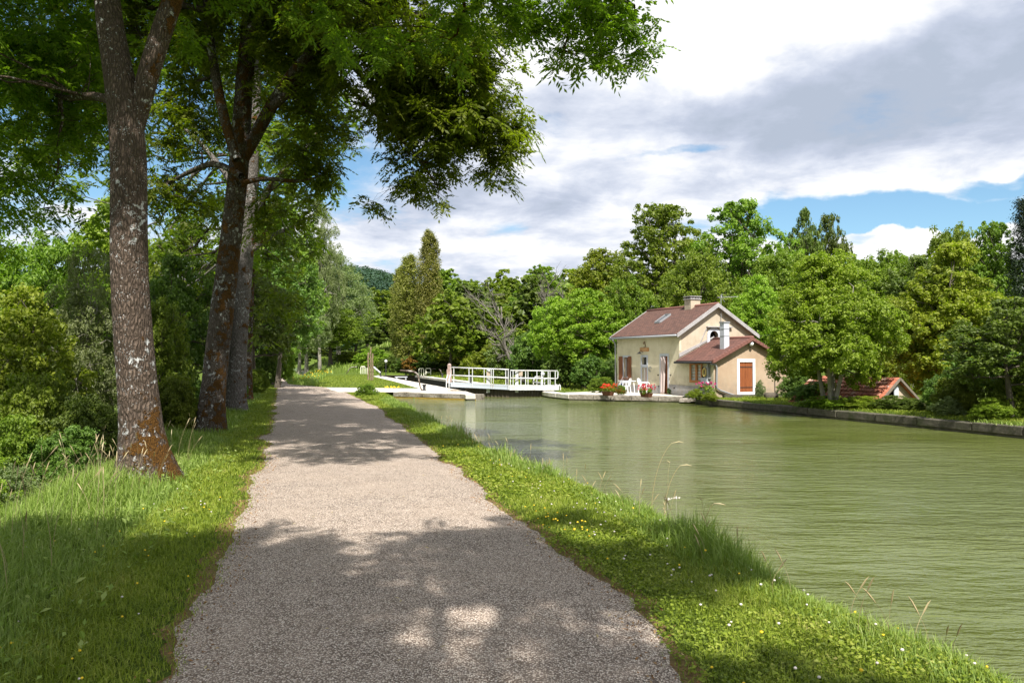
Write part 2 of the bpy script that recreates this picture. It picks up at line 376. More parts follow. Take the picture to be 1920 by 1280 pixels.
# bare reddish margin under the path's edges
def marginmat():
    k = NT('dry_margin', .95, .1); p = k.pos(); a = k.noise(p, 9, 5, .7); b = k.noise(p, 70, 3, .7)
    k.col(k.mix(k.rng(b, .35, .7), k.ramp(a, [(.3, (.16, .11, .045)), (.5, (.24, .15, .07)), (.7, (.14, .16, .035))]), (.10, .075, .04))); k.bump(b, .8, .02); return k.m
r_ = np.random.default_rng(5); 
def soft(a, n=7): return np.convolve(a, np.ones(n) / n, 'same')
yy = py_[py_ < 62]; j1 = soft(r_.normal(0, .14, len(yy))) + r_.normal(0, .02, len(yy)); j2 = soft(r_.normal(0, .14, len(yy))) + r_.normal(0, .02, len(yy))
V = np.stack([np.c_[PL[:len(yy)] - .13 + j1, yy, zb(yy) + .003], np.c_[PL[:len(yy)] + .3, yy, zb(yy) + .003], np.c_[PR[:len(yy)] - .3, yy, zb(yy) + .003], np.c_[PR[:len(yy)] + .11 + j2, yy, zb(yy) + .003]], 1).reshape(-1, 3)
ii = (np.arange(len(yy) - 1)[:, None] * 4 + np.array([0, 2])[None]).ravel()
tag(mesh_np('path_margin', V, np.full(len(ii), 4), np.c_[ii, ii + 1, ii + 5, ii + 4], marginmat()), kind='structure')

def watermat():
    k = NT('canal_water', .045, .5); k.b.inputs['IOR'].default_value = 1.5
    p = k.pos(); n = k.noise(p, .12, 3, .5)
    k.col(k.ramp(n, [(.3, (.080, .100, .019)), (.7, (.106, .124, .032))]))
    w1 = k.noise(k.pos((.9, 3.0, 1)), 1.15, 3, .55, .35); w2 = k.noise(k.pos((1.2, 3.4, 1), loc=(3, 7, 1)), 3.2, 3, .6, .2)
    w3 = k.noise(k.pos((1, 1.7, 1), loc=(9, 2, 4)), 13, 2, .6)
    gust = k.rng(k.noise(k.pos((.7, 1, 1)), .22, 3, .55), .40, .62, .40, 1.3)
    h = k.math('ADD', k.math('ADD', k.math('MULTIPLY', w1, 1.0), k.math('MULTIPLY', w2, .5)), k.math('MULTIPLY', w3, .10))
    k.bump(k.math('MULTIPLY', h, gust), 1.0, .095); return k.m
M_WA = watermat()
mb = MB(); mb.poly([(-30, -60, WZ), (90, -60, WZ), (90, 47.9, WZ), (-30, 47.9, WZ)])
# the sheet is clipped to the basin by the banks around it; build it exactly to the basin outline plus a margin under the bank
cen = BASIN.mean(0)
def offset(poly, d):
    P = np.asarray(poly); a = np.roll(P, 1, 0); b = np.roll(P, -1, 0); t = b - a; t /= np.linalg.norm(t, axis=1)[:, None]
    s = np.sign(np.sum(P[:, 0] * np.roll(P[:, 1], -1) - np.roll(P[:, 0], -1) * P[:, 1])); return P + s * d * np.c_[t[:, 1], -t[:, 0]]
def sheet(name, poly, z, m, **kw):
    tri = tessellate_polygon([[Vector((p[0], p[1], 0)) for p in poly]])
    zz = (lambda p: z(p[0], p[1])) if callable(z) else (lambda p: z)
    V = np.array([(p[0], p[1], zz(p)) for p in poly]); Fc = []
    for q in tri:
        n = np.cross(V[q[1]] - V[q[0]], V[q[2]] - V[q[0]]); Fc.append(q if n[2] > 0 else q[::-1])
    o = mesh_np(name, V, np.full(len(Fc), 3), np.array(Fc), m); tag(o, **kw); return o
sheet('water', offset(BASIN, .3), WZ, M_WA, kind='structure', label='olive green rippled canal water')
sheet('water', offset(CH, .05), -3.2, M_WA, kind='structure', label='water low down in the lock chamber')
sheet('water', offset(LOWC, .3), -.5, M_WA, kind='structure', label='canal reach beyond the lock')

def stonemat(name, c0, c1, c2, stain=None, sc_=1.0, bz=None):
    k = NT(name, .9, .2); p = k.pos(); a = k.noise(p, 3 * sc_, 6, .65); b = k.noise(p, 22 * sc_, 4, .7)
    col = k.ramp(k.math('ADD', k.math('MULTIPLY', a, .6), k.math('MULTIPLY', b, .4)), [(.3, c0), (.5, c1), (.7, c2)])
    if stain:
        s = k.noise(p, 1.6, 5, .7); col = k.mix(k.rng(s, .5, .68), col, stain)
    k.col(col); k.bump(k.math('ADD', a, b), .7, .03); return k.m
M_PAVE = stonemat('pale_concrete', (.50, .46, .39), (.60, .56, .49), (.70, .66, .58))
M_STONE = stonemat('quay_stone', (.07, .055, .045), (.26, .23, .19), (.50, .46, .40), (.06, .05, .03), 2.6)
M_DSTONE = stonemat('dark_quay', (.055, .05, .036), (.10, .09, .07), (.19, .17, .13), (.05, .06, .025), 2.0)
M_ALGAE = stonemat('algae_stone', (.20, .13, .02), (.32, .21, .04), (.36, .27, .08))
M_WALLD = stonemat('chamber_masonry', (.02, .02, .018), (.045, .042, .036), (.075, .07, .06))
# lock platform on the towpath side, and terrace in front of the house
plat_px = [(604, 726.5), (787, 728.5), (737, 714.5), (690, 703.3), (676, 701), (620, 702), (612, 704.5), (590, 703), (620, 700), (700, 700.3)]
pp = [gpt(x, y)[:2] for x, y in plat_px] + [(CHL(99), 99.), (CHL(76), 76.), (CHL(54), 54.), (CHL(48.), 48.), (-2.05, 43.4)] + [(-7.2, 46.6)] + [gpt(627, 735)[:2], gpt(612, 733)[:2]]
sheet('pavement', pp, lambda x, y: zb(y) + .016, M_PAVE, kind='structure', label='pale concrete lock platform beside the towpath')

def wall_run(name, pts, side, top, bot, width, m, label, blocks=1.15, gap=.012, seed=0, capm=None, algae=None):
    """canal wall: coping stones laid along a line; side=+1 puts the stones left of the direction of travel"""
    r = np.random.default_rng(seed); o = E(name, label, 'canal wall', (pts[0][0], pts[0][1], top)); o.location = (0, 0, 0)
    cop = MB(); face = MB(); al = MB()
    for a, b in zip(pts[:-1], pts[1:]):
        a = np.array(a, float); b = np.array(b, float); L_ = np.linalg.norm(b - a); t = (b - a) / L_; n = np.array([-t[1], t[0]]) * side
        s = 0
        while s < L_ - .05:
            e = min(L_, s + blocks * r.uniform(.75, 1.3)); 
            if L_ - e < .35: e = L_
            h = top + r.uniform(-.012, .012); w = width + r.uniform(-.03, .03); off = -r.uniform(0, .025)
            q = [a + t * (s + gap) + n * off, a + t * (e - gap) + n * (off + r.uniform(-.01, .01)), a + t * (e - gap) + n * w, a + t * (s + gap) + n * w]
            lo = top - .26; V = [(*p, lo) for p in q] + [(*p, h + r.uniform(-.006, .006)) for p in q]
            fc = [(0, 3, 2, 1), (4, 5, 6, 7), (0, 1, 5, 4), (1, 2, 6, 5), (2, 3, 7, 6), (3, 0, 4, 7)]
            if side < 0: fc = [f[::-1] for f in fc]
            cop.add(V, fc); s = e
        q = [a + n * .03, b + n * .03, b + n * (width - .05), a + n * (width - .05)]
        V = [(*p, bot) for p in q] + [(*p, top - .255) for p in q]; fc = [(0, 3, 2, 1), (4, 5, 6, 7), (0, 1, 5, 4), (1, 2, 6, 5), (2, 3, 7, 6), (3, 0, 4, 7)]
        if side < 0: fc = [f[::-1] for f in fc]
        face.add(V, fc)
        if algae:
            q = [a - n * .002, b - n * .002, b + n * .05, a + n * .05]; V = [(*p, WZ - .3) for p in q] + [(*p, WZ + .055) for p in q]; al.add(V, fc)
    cop.build('coping', m, o, bevel=.02); face.build('wall_face', capm or m, o)
    if algae: al.build('waterline_band', M_ALGAE, o)
    return o
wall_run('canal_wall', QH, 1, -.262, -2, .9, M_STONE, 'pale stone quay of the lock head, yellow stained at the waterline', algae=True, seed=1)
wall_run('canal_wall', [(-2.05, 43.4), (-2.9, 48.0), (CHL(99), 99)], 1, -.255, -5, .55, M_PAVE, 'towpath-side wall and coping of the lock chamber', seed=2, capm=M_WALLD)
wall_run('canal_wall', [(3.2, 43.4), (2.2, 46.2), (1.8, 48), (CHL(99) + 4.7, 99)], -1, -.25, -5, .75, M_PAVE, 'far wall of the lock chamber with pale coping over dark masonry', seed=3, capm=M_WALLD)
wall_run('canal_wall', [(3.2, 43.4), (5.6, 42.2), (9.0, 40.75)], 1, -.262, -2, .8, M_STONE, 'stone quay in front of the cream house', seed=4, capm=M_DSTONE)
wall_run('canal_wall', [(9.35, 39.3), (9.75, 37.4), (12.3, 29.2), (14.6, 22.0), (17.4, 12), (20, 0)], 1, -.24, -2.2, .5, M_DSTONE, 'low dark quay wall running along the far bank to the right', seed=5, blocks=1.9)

# ------------------------------------------------------------------ the lock-keeper's house
A_ = np.array([.407, -.9135, 0]); B_ = np.array([.9135, .407, 0]); P0 = np.array([9.14, 42.0, 0.]); LM = 6.4; HZ = -.30
OH = P0 - A_ * LM; HROT = math.atan2(A_[1], A_[0])
def fx(px, py=690):
    p = hit(px, py, P0, B_); return float(np.dot(p - OH, A_)), float(p[2] - HZ)
def fz(px, py): return fx(px, py)[1]
def gx(px, py, X=LM):
    p = hit(px, py, OH + A_ * X, A_); return float(np.dot(p - OH, B_)), float(p[2] - HZ)
LA = LM + 2.91; SA = 5.07; WM = 5.1; APEX = 2.5
def plaster(name, c0, c1, c2, streak=.3, scale=1.0):
    k = NT(name, .92, .15); p = k.pos(); a = k.noise(p, 1.3 * scale, 6, .65); b = k.noise(p, 45, 3, .7); s = k.noise(k.pos((7, 7, .6)), 1.2, 4, .6)
    col = k.ramp(a, [(.3, c0), (.5, c1), (.7, c2)]); col = k.mix(k.rng(s, .45, .75, 0, streak), col, c0)
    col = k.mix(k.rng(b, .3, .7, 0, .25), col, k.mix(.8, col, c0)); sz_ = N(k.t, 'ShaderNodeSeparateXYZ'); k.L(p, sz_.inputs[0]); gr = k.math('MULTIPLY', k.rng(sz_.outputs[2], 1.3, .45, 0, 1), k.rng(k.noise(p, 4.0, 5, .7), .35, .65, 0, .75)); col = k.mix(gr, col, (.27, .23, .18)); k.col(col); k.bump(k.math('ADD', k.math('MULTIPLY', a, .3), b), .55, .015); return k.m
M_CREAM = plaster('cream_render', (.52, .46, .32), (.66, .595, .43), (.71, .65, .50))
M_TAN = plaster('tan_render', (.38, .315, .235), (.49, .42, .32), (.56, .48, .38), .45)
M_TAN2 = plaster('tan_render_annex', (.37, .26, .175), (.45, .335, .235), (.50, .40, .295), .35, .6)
M_PLINTH = plaster('cement_plinth', (.26, .26, .28), (.36, .36, .37), (.46, .45, .44))
M_WHITE = mat('white_paint', (.78, .78, .80), .5, .4)
M_GREYT = mat('grey_white_trim', (.50, .52, .57), .6)
M_BARGE = stonemat('weathered_bargeboard', (.26, .245, .24), (.36, .345, .345), (.46, .44, .44))
def woodmat(name, c0, c1, sc_=1.0):
    k = NT(name, .65, .3); a = k.noise(k.pos((14, 14, 1.2)), 2 * sc_, 5, .65); k.col(k.ramp(a, [(.3, c0), (.7, c1)])); k.bump(a, .4, .01); return k.m
M_SHUT = woodmat('red_brown_shutter', (.20, .060, .022), (.33, .105, .035)); M_ORW = woodmat('orange_wood', (.36, .14, .045), (.52, .23, .075))
M_DKSH = woodmat('brown_shutter', (.16, .055, .025), (.25, .10, .04))
M_GLASS = mat('dark_glass', (.03, .035, .04), .08, .6); M_CURT = mat('pale_curtain', (.62, .60, .57), .85); M_ZINC = mat('grey_zinc', (.33, .34, .36), .45, .5, .3)
M_DARK = mat('inside_shade', (.012, .011, .010), .95, .1); M_IRON = mat('black_iron', (.03, .03, .032), .6, .3)  # near-black colour paints the shade of unlit insides and recesses
def tilemat(name, c0, c1, c2, rows=9.0, colsn=5.0, moss=None):
    k = NT(name, .85, .2); uv = k.pos((1, 1, 1), 'UV')
    br = N(k.t, 'ShaderNodeTexBrick'); br.offset = .5; k.L(uv, br.inputs[0]); br.inputs['Scale'].default_value = 1
    br.inputs['Brick Width'].default_value = 1 / colsn; br.inputs['Row Height'].default_value = 1 / rows; br.inputs['Mortar Size'].default_value = .012; br.inputs['Mortar Smooth'].default_value = .4
    br.inputs['Color1'].default_value = (*c0, 1); br.inputs['Color2'].default_value = (*c2, 1); br.inputs['Mortar'].default_value = tuple(.35 * x for x in c0) + (1,)
    n = k.noise(k.pos(), 2.2, 5, .7); col = k.mix(k.rng(n, .3, .7, 0, .8), br.outputs[0], c1); n2 = k.noise(k.pos(), 9, 4, .7); col = k.mix(k.rng(n2, .5, .75, 0, .55), col, moss or c0); k.col(col)
    sep = N(k.t, 'ShaderNodeSeparateXYZ'); k.L(uv, sep.inputs[0]); fr = k.math('FRACT', k.math('MULTIPLY', sep.outputs[1], rows))
    h = k.math('SUBTRACT', k.math('MULTIPLY', k.math('SUBTRACT', 1.0, fr), .6), br.outputs['Fac']); k.bump(h, .8, .03); return k.m
M_TILE = tilemat('brown_tiles', (.085, .048, .040), (.125, .070, .056), (.165, .086, .066), 7.5, 4.5, (.09, .06, .05))
M_TILE2 = tilemat('annex_tiles', (.095, .050, .042), (.135, .067, .054), (.175, .082, .064), 4.0, 3.6)
M_TILER = tilemat('red_shed_tiles', (.52, .15, .08), (.44, .15, .09), (.62, .26, .16), 3.6, 4.2, (.20, .08, .05))
M_VERGE = mat('verge_tile', (.19, .085, .068), .75)

def roof_slab(name, e0, e1, r1, r0, th, m, parent):
    """slope from eave edge e0-e1 up to ridge r0-r1 (metres), with thickness and metre-scaled UVs"""
    e0, e1, r1, r0 = (np.array(p, float) for p in (e0, e1, r1, r0)); n = np.cross(e1 - e0, r0 - e0); n /= np.linalg.norm(n)
    if n[2] < 0: n = -n
    V = [e0, e1, r1, r0] + [p - n * th for p in (e0, e1, r1, r0)]
    F_ = [(0, 1, 2, 3), (7, 6, 5, 4), (0, 4, 5, 1), (1, 5, 6, 2), (2, 6, 7, 3), (3, 7, 4, 0)]
    c = np.cross(V[1] - V[0], V[3] - V[0])
    if c[2] < 0: F_ = [f[::-1] for f in F_]
    me = bpy.data.meshes.new(name); me.from_pydata([tuple(v) for v in V], [], F_); me.materials.append(m)
    uvl = me.uv_layers.new(name='UVMap'); u = (e1 - e0) / np.linalg.norm(e1 - e0); w = np.cross(n, u)
    if w[2] < 0: w = -w
    for lp in me.loops:
        p = V[lp.vertex_index] - e0; uvl.data[lp.index].uv = (float(p @ u), float(p @ w))
    return link(bpy.data.objects.new(name, me), parent)

H = E('house', 'cream canal-side cottage with brown tiled roof, red-brown shutters and a lower annex', 'house', (OH[0], OH[1], HZ), HROT)
EZ = 3.02 - HZ + .16; AZ = 4.73 - HZ; tanm = (AZ - EZ) / APEX
front_ops = {}
def rect(px0, px1, py0, py1):
    x0, _ = fx(px0); x1, _ = fx(px1); m = (px0 + px1) / 2; return x0, x1, fz(m, py1), fz(m, py0)
W1 = rect(1169.5, 1179, 670, 714.5); D1 = rect(1204, 1212.8, 669.5, 739); D2 = rect(1240, 1252, 667.5, 739.5); AW = rect(1296, 1314.5, 683.5, 712.5)
D1 = (D1[0], D1[1], .1, D1[3]); D2 = (D2[0], D2[1], .1, D2[3])
def R4(r): return [(r[0], r[2]), (r[1], r[2]), (r[1], r[3]), (r[0], r[3])]
TH = .35
mb = MB()
AE = 1.58 - HZ + .10
mb.prism([(0, -.3), (LM, -.3), (LM, EZ), (0, EZ)], [R4(W1), R4(D1), R4(D2)], lambda u, v, w: (u, w, v), TH)
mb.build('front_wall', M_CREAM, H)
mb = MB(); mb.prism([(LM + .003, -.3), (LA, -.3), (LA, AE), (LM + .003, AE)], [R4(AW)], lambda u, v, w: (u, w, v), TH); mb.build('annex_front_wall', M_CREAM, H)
# gable of the main part, with the arched opening
gw0, _ = gx(1330.5, 625); gw1, _ = gx(1346, 625); _, gzt = gx(1338, 620); gc = (gw0 + gw1) / 2; gr = (gw1 - gw0) / 2; gzb = gzt - 1.25
arch = [(gw0, gzb), (gw1, gzb)] + [(gc + gr * math.cos(a), gzt - gr + gr * math.sin(a)) for a in np.linspace(0, math.pi, 9)]
mb = MB(); mb.prism([(.01, -.3), (WM, -.3), (WM, EZ - .02), (APEX, AZ - .02), (.01, EZ - .02)], [arch], lambda u, v, w: (LM - w - .003, u + .0, v), TH)
o = mb.build('gable_wall', M_TAN, H); o.location = (.004, 0, 0)
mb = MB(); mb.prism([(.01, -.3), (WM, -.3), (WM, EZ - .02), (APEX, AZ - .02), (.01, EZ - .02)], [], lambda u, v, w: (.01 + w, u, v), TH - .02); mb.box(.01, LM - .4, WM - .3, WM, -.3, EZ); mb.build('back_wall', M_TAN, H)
mb = MB(); ao = [(gc + (gr + .19) * math.cos(a), gzt - gr + (gr + .19) * math.sin(a)) for a in np.linspace(0, math.pi, 11)]
mb.prism([(gw0 - .19, gzb), (gw0, gzb)] + [(gc + gr * math.cos(a), gzt - gr + gr * math.sin(a)) for a in np.linspace(math.pi, 0, 9)] + [(gw1, gzb), (gw1 + .19, gzb)] + ao, [], lambda u, v, w: (LM + .008 + w, u, v), .035)
aw = mb.build('arched_window', M_GREYT, H); MB().box(LM - .25, LM - .22, gw0, gw1, gzb, gzt).build('pane', M_DARK, aw)
# annex gable
ga0, _ = gx(1386.2, 700, LA); ga1, _ = gx(1411, 700, LA); _, gaz0 = gx(1398, 734.5, LA); _, gaz1 = gx(1398, 678.5, LA)
AAP = 2.33; AAZ = 2.85 - HZ - .09; tana = (AAZ - AE) / AAP; AER = AAZ - (SA - AAP) * tana
mb = MB(); mb.prism([(.01, -.4), (SA, -.4), (SA, AER), (AAP, AAZ), (.01, AE)], [[(ga0, gaz0), (ga1, gaz0), (ga1, gaz1), (ga0, gaz1)]], lambda u, v, w: (LA - w + .004, u, v), TH)
mb.box(LM - .3, LA - .36, SA - .3, SA, -.4, AER - .02); mb.build('annex_gable_wall', M_TAN2, H)
MB().box(LA - .34, LA - .30, ga0 - .05, ga1 + .05, gaz0 - .05, gaz1 + .05).build('room_shade_panel', M_DARK, H)  # thin near-black panels stand in for the unlit interior
MB().box(.4, LM - .4, .9, .95, 0, EZ - .4).build('room_shade_panel', M_DARK, H)
# plinths
mb = MB()
for a, b, c in ((0.0, D1[0] - .13, .50), (D1[1] + .13, D2[0] - .14, .52), (D2[1] + .14, LM, .62)): mb.box(a, b, -.022, .05, -.3, c)
mb.box(LM + .005, LA - .35, -.024, .05, -.3, .60); mb.each('plinth', M_PLINTH, H)
# roofs
OV = .26; tA = tanm
es = EZ + .10; 
rf = roof_slab('roof', (-.32, -OV, es - OV * tA), (LM + .22, -OV, es - OV * tA), (LM + .22, APEX, AZ + .10), (-.32, APEX, AZ + .10), .10, M_TILE, H)
tB = (AZ - EZ) / (WM - APEX)
roof_slab('roof', (-.32, WM + OV, es - OV * tB), (LM + .22, WM + OV, es - OV * tB), (LM + .22, APEX, AZ + .10), (-.32, APEX, AZ + .10), .10, M_TILE, H)
mb = MB(); mb.tube([(-.34, APEX, AZ + .10), (2, APEX, AZ + .105), (4, APEX, AZ + .095), (LM + .24, APEX, AZ + .10)], .085, 8); mb.build('ridge_tiles', M_VERGE, H, True)
for x0 in (LM + .22, -.36):
    mb = MB(); 
    mb.prism([(-OV - .04, es - (OV + .04) * tA + .03), (APEX, AZ + .14), (WM + OV + .04, es - (OV + .04) * tB + .03), (WM + OV + .04, es - (OV + .04) * tB - .19), (APEX, AZ - .09), (-OV - .04, es - (OV + .04) * tA - .19)], [], lambda u, v, w: (x0 + w, u, v), .045); mb.build('bargeboard', M_BARGE, H)
mb = MB(); mb.box(LM + .0, LM + .215, .02, APEX, 0, .02).box(LM, LM + .215, APEX, WM, 0, .02)
mb.V = [mb.V[0].copy(), mb.V[1].copy()]
for v in mb.V:
    s = v[:, 1]; v[:, 2] += np.where(s <= APEX, EZ + s * tA, AZ - (s - APEX) * tB) - .03
mb.build('soffit', M_BARGE, H)
ez2 = AE + .08
raz = AAZ + .10; OA = .25
roof_slab('annex_roof', (LM + .01, -OA, ez2 - OA * tana), (LA + .22, -OA, ez2 - OA * tana), (LA + .22, AAP, raz), (LM + .01, AAP, raz), .09, M_TILE2, H)
roof_slab('annex_roof', (LM + .01, SA + OA, AER + .08 - OA * tana), (LA + .22, SA + OA, AER + .08 - OA * tana), (LA + .22, AAP, raz), (LM + .01, AAP, raz), .09, M_TILE2, H)
mb = MB(); nst = 13
for q in range(nst):                                    # stepped verge tiles along the annex gable
    for sgn, s1, zlow, tt in ((1, -OA, ez2 - OA * tana, AAP + OA), (-1, SA + OA, AER + .08 - OA * tana, SA + OA - AAP)):
        a = q / nst; b = (q + 1.12) / nst; ya = s1 + sgn * tt * a; yb = s1 + sgn * tt * b; za = zlow + tt * a * tana; z2 = zlow + tt * b * tana
        V = [(LA + .16, ya, za + .05), (LA + .30, ya, za + .05), (LA + .30, yb, z2 + .02), (LA + .16, yb, z2 + .02), (LA + .16, ya, za - .12), (LA + .30, ya, za - .12), (LA + .30, yb, z2 - .15), (LA + .16, yb, z2 - .15)]
        mb.add(V, [(0, 1, 2, 3), (7, 6, 5, 4), (0, 4, 5, 1), (1, 5, 6, 2), (2, 6, 7, 3), (3, 7, 4, 0)])
mb.build('verge_tiles', M_VERGE, H)
MB().tube([(LM, AAP, raz + .01), (LA + .28, AAP, raz + .01)], .08, 8).build('ridge_tiles', M_VERGE, H, True)
# cement flashing band where annex roof meets the gable
mb = MB(); z0 = AE + .10; mb.prism([(-.02, z0 + .05), (AAP + .02, raz + .08), (AAP + .02, raz + .16), (.35, z0 + .42), (-.02, z0 + .26)], [], lambda u, v, w: (LM + .012 + w, u, v), .03)
mb.build('flashing', M_BARGE, H)
mb = MB(); s0, zl = gx(1324, 612.5); s1, _ = gx(1371, 613.5); mb.box(LM + .01, LM + .16, s0, s1, zl - .03, zl + .03)
a0, b0 = gx(1325, 614); a1, b1 = gx(1309, 651); mb.beam((LM + .02, a0, b0), (LM + .02, a1, b1), .05, .035); a0, b0 = gx(1363, 614); a1, b1 = gx(1358, 622); mb.beam((LM + .03, a0, b0), (LM + .03, a1, b1), .05, .05)
mb.build('ledge', M_BARGE, H)
# white painted quoin strip at the corner of the main part
MB().box(LM + .006, LM + .02, 0.0, .12, AE + .5, EZ - .05).build('quoin', M_CREAM, H)
# gutters and pipes
mb = MB(); mb.tube([(-.34, -OV - .07, es - OV * tA - .10), (LM + .2, -OV - .07, es - OV * tA - .10)], .065, 8); g1 = mb.build('gutter', M_ZINC, H, True)
mb = MB(); mb.tube([(LM, -OA - .07, ez2 - OA * tana - .09), (LA + .2, -OA - .07, ez2 - OA * tana - .09)], .06, 8); mb.build('gutter', M_IRON, H, True)
mb = MB(); mb.tube([(-.12, -.3, EZ - .18), (-.1, -.1, EZ - .4), (-.07, -.06, EZ - .6), (-.07, -.06, .1)], .05, 8); mb.build('downpipe', M_ZINC, H, True)
pz = [(1338.5, 683.5), (1342, 684.5), (1344, 689), (1344, 705), (1343.5, 722), (1344, 727), (1350, 731.5), (1370, 738.5), (1391, 745.5)]
mb = MB(); pts = []
for i, (a, b) in enumerate(pz):
    s, z = gx(a, b, LA + .1); pts.append((LA + .10, s, z))
pts = [(LA + .05, -.27, pts[0][2] + .03)] + pts; mb.tube(pts, .048, 8); mb.build('downpipe', M_ZINC, H, True)
# chimney on the ridge
cx0 = 4.3
mb = MB(); mb.box(cx0 - .30, cx0 + .30, APEX - .34, APEX + .34, AZ - .5, AZ + .48); ch = mb.build('chimney', M_TAN, H)
mb = MB(); mb.box(cx0 - .35, cx0 + .35, APEX - .39, APEX + .39, AZ + .48, AZ + .54)
for a in (-.28, -.1, .1, .28): mb.box(cx0 - .30, cx0 - .22, APEX + a - .05, APEX + a + .05, AZ + .54, AZ + .64).box(cx0 + .22, cx0 + .30, APEX + a - .05, APEX + a + .05, AZ + .54, AZ + .64)
mb.box(cx0 - .36, cx0 + .36, APEX - .40, APEX + .40, AZ + .64, AZ + .68); mb.build('chimney_cap', M_BARGE, ch)
# annex chimney: a square pipe of pale blocks
ax_, ay_ = None, None
sC = 1.22; XC = LA - .62
mb = MB(); mb.box(XC - .17, XC + .17, sC - .17, sC + .17, AE + .3, AE + 1.95); ch = mb.build('chimney', M_GREYT, H)
mb = MB(); mb.box(XC - .20, XC + .20, sC - .20, sC + .20, AE + 1.95, AE + 2.02)
for z in (1.25, 1.62): mb.box(XC - .18, XC + .18, sC - .18, sC + .18, AE + z, AE + z + .03)
mb.each('chimney_band', M_ZINC, ch)
# roof light
u0 = 2.75; v0 = .95
def rp(x, s, h): return np.array([x, s, EZ + .10 + s * tA + h])
mb = MB(); mb.beam(rp(u0 - .02, v0, .05), rp(u0 - .02, v0 + .75, .05), .06, .09).beam(rp(u0 + .5, v0, .05), rp(u0 + .5, v0 + .75, .05), .06, .09).beam(rp(u0, v0, .05), rp(u0 + .5, v0, .05), .08, .09).beam(rp(u0, v0 + .75, .07), rp(u0 + .5, v0 + .75, .07), .09, .1)
rl = mb.build('roof_light', M_ZINC, H); mb = MB(); mb.poly([rp(u0, v0, .06), rp(u0 + .5, v0, .06), rp(u0 + .5, v0 + .75, .06), rp(u0, v0 + .75, .06)]); mb.build('pane', M_GLASS, rl)
# windows and doors
def frame_mb(r, t, y0, y1, bot=True, mbx=None):
    m = mbx or MB(); x0, x1, z0, z1 = r
    m.box(x0 - t, x0, y0, y1, z0 - (t if bot else 0), z1 + t).box(x1, x1 + t, y0, y1, z0 - (t if bot else 0), z1 + t).box(x0, x1, y0, y1, z1, z1 + t)
    if bot: m.box(x0, x1, y0, y1, z0 - t, z0)
    return m
w = frame_mb(W1, .12, -.02, .02).build('window', M_GREYT, H)
MB().box(W1[0], W1[1], .12, .14, W1[2], W1[3]).build('pane', M_GLASS, w); MB().box(W1[0], W1[0] + .13, .09, .115, W1[2], W1[3]).box(W1[1] - .30, W1[1], .09, .115, W1[2], W1[3]).build('curtain', M_CURT, w)
frame_mb((W1[0] + .045, W1[1] - .045, W1[2] + .045, W1[3] - .045), .045, .07, .11).box((W1[0] + W1[1]) / 2 - .03, (W1[0] + W1[1]) / 2 + .03, .07, .11, W1[2], W1[3]).build('sash', M_DKSH, w)
def shutter(x0, x1, z0, z1, y, m, boards=4):
    b = MB(); wd = (x1 - x0) / boards
    for q in range(boards): b.box(x0 + q * wd + .004, x0 + (q + 1) * wd - .004, y - .035, y, z0, z1)
    for z in (z0 + .18, z1 - .22): b.box(x0, x1, y - .055, y - .036, z, z + .07)
    return b.build('shutter', m, H)
s0 = fx(1161.6)[0]; s1 = fx(1168.3)[0]; shutter(s0, s1, W1[2] - .05, W1[3] + .06, -.025, M_DKSH); s0 = fx(1178.8)[0]; s1 = fx(1184.4)[0]; shutter(s0, s1, W1[2] - .05, W1[3] + .06, -.025, M_DKSH)
# front door with its transom
zt = fz(1208, 683.5); zt2 = fz(1208, 688.5)
d = frame_mb(D1, .13, -.022, .02, False).box(D1[0], D1[1], -.018, .16, zt2, zt).build('door', M_GREYT, H)
MB().box(D1[0], D1[1], .14, .16, zt, D1[3]).build('transom_pane', M_GLASS, d)
xm = D1[0] + (D1[1] - D1[0]) * .40
MB().box(xm, D1[1] - .22, .13, .17, D1[2], zt2).box(D1[1] - .04, D1[1], .13, .17, D1[2], zt2).box(D1[1] - .22, D1[1] - .04, .13, .17, D1[2], D1[2] + .9).box(D1[1] - .22, D1[1] - .04, .13, .17, zt2 - .12, zt2).build('door_leaf', M_ORW, d)
MB().box(D1[1] - .22, D1[1] - .04, .145, .155, D1[2] + .9, zt2 - .12).build('pane', M_GLASS, d); MB().box(D1[0], xm, .10, .13, D1[2], zt2).build('curtain', M_CURT, d)
# second door with the long fabric screen
d = frame_mb(D2, .14, -.024, .02, False).build('door', M_GREYT, H)
MB().box(D2[0], D2[1], .2, .22, D2[2], D2[3]).build('door_leaf', M_DKSH, d)
MB().box(D2[1] - .16, D2[1] - .02, .02, .08, D2[2], D2[3] - .05).build('shutter', M_SHUT, d)
k = NT('screen_fabric', .9, .1); n = k.noise(k.pos((3, 3, 1)), 3, 3, .5); k.col(k.mix(k.rng(n, .3, .7), (.50, .40, .38), (.60, .50, .47))); M_SCR = k.m
mb = MB(); nu, nv = 9, 14; V = []
for j in range(nv):
    tz = j / (nv - 1)
    for i in range(nu):
        u = i / (nu - 1); V.append((D2[0] + .06 + u * (D2[1] - D2[0] - .24), -.05 - .035 * math.sin(u * 9 + tz * 2) - .06 * (1 - tz), D2[2] - .02 + tz * (D2[3] - D2[2] - .02)))
mb.add(V, [(j * nu + i, j * nu + i + 1, (j + 1) * nu + i + 1, (j + 1) * nu + i) for j in range(nv - 1) for i in range(nu - 1)]); sc_o = mb.build('door_curtain', M_SCR, d, True)
sm = sc_o.modifiers.new('thickness', 'SOLIDIFY'); sm.thickness = .012
k = None
MB().box(D2[0] - .12, D2[1] + .5, -.55, -.03, -.1, .07).build('doorstep', M_PAVE, d)
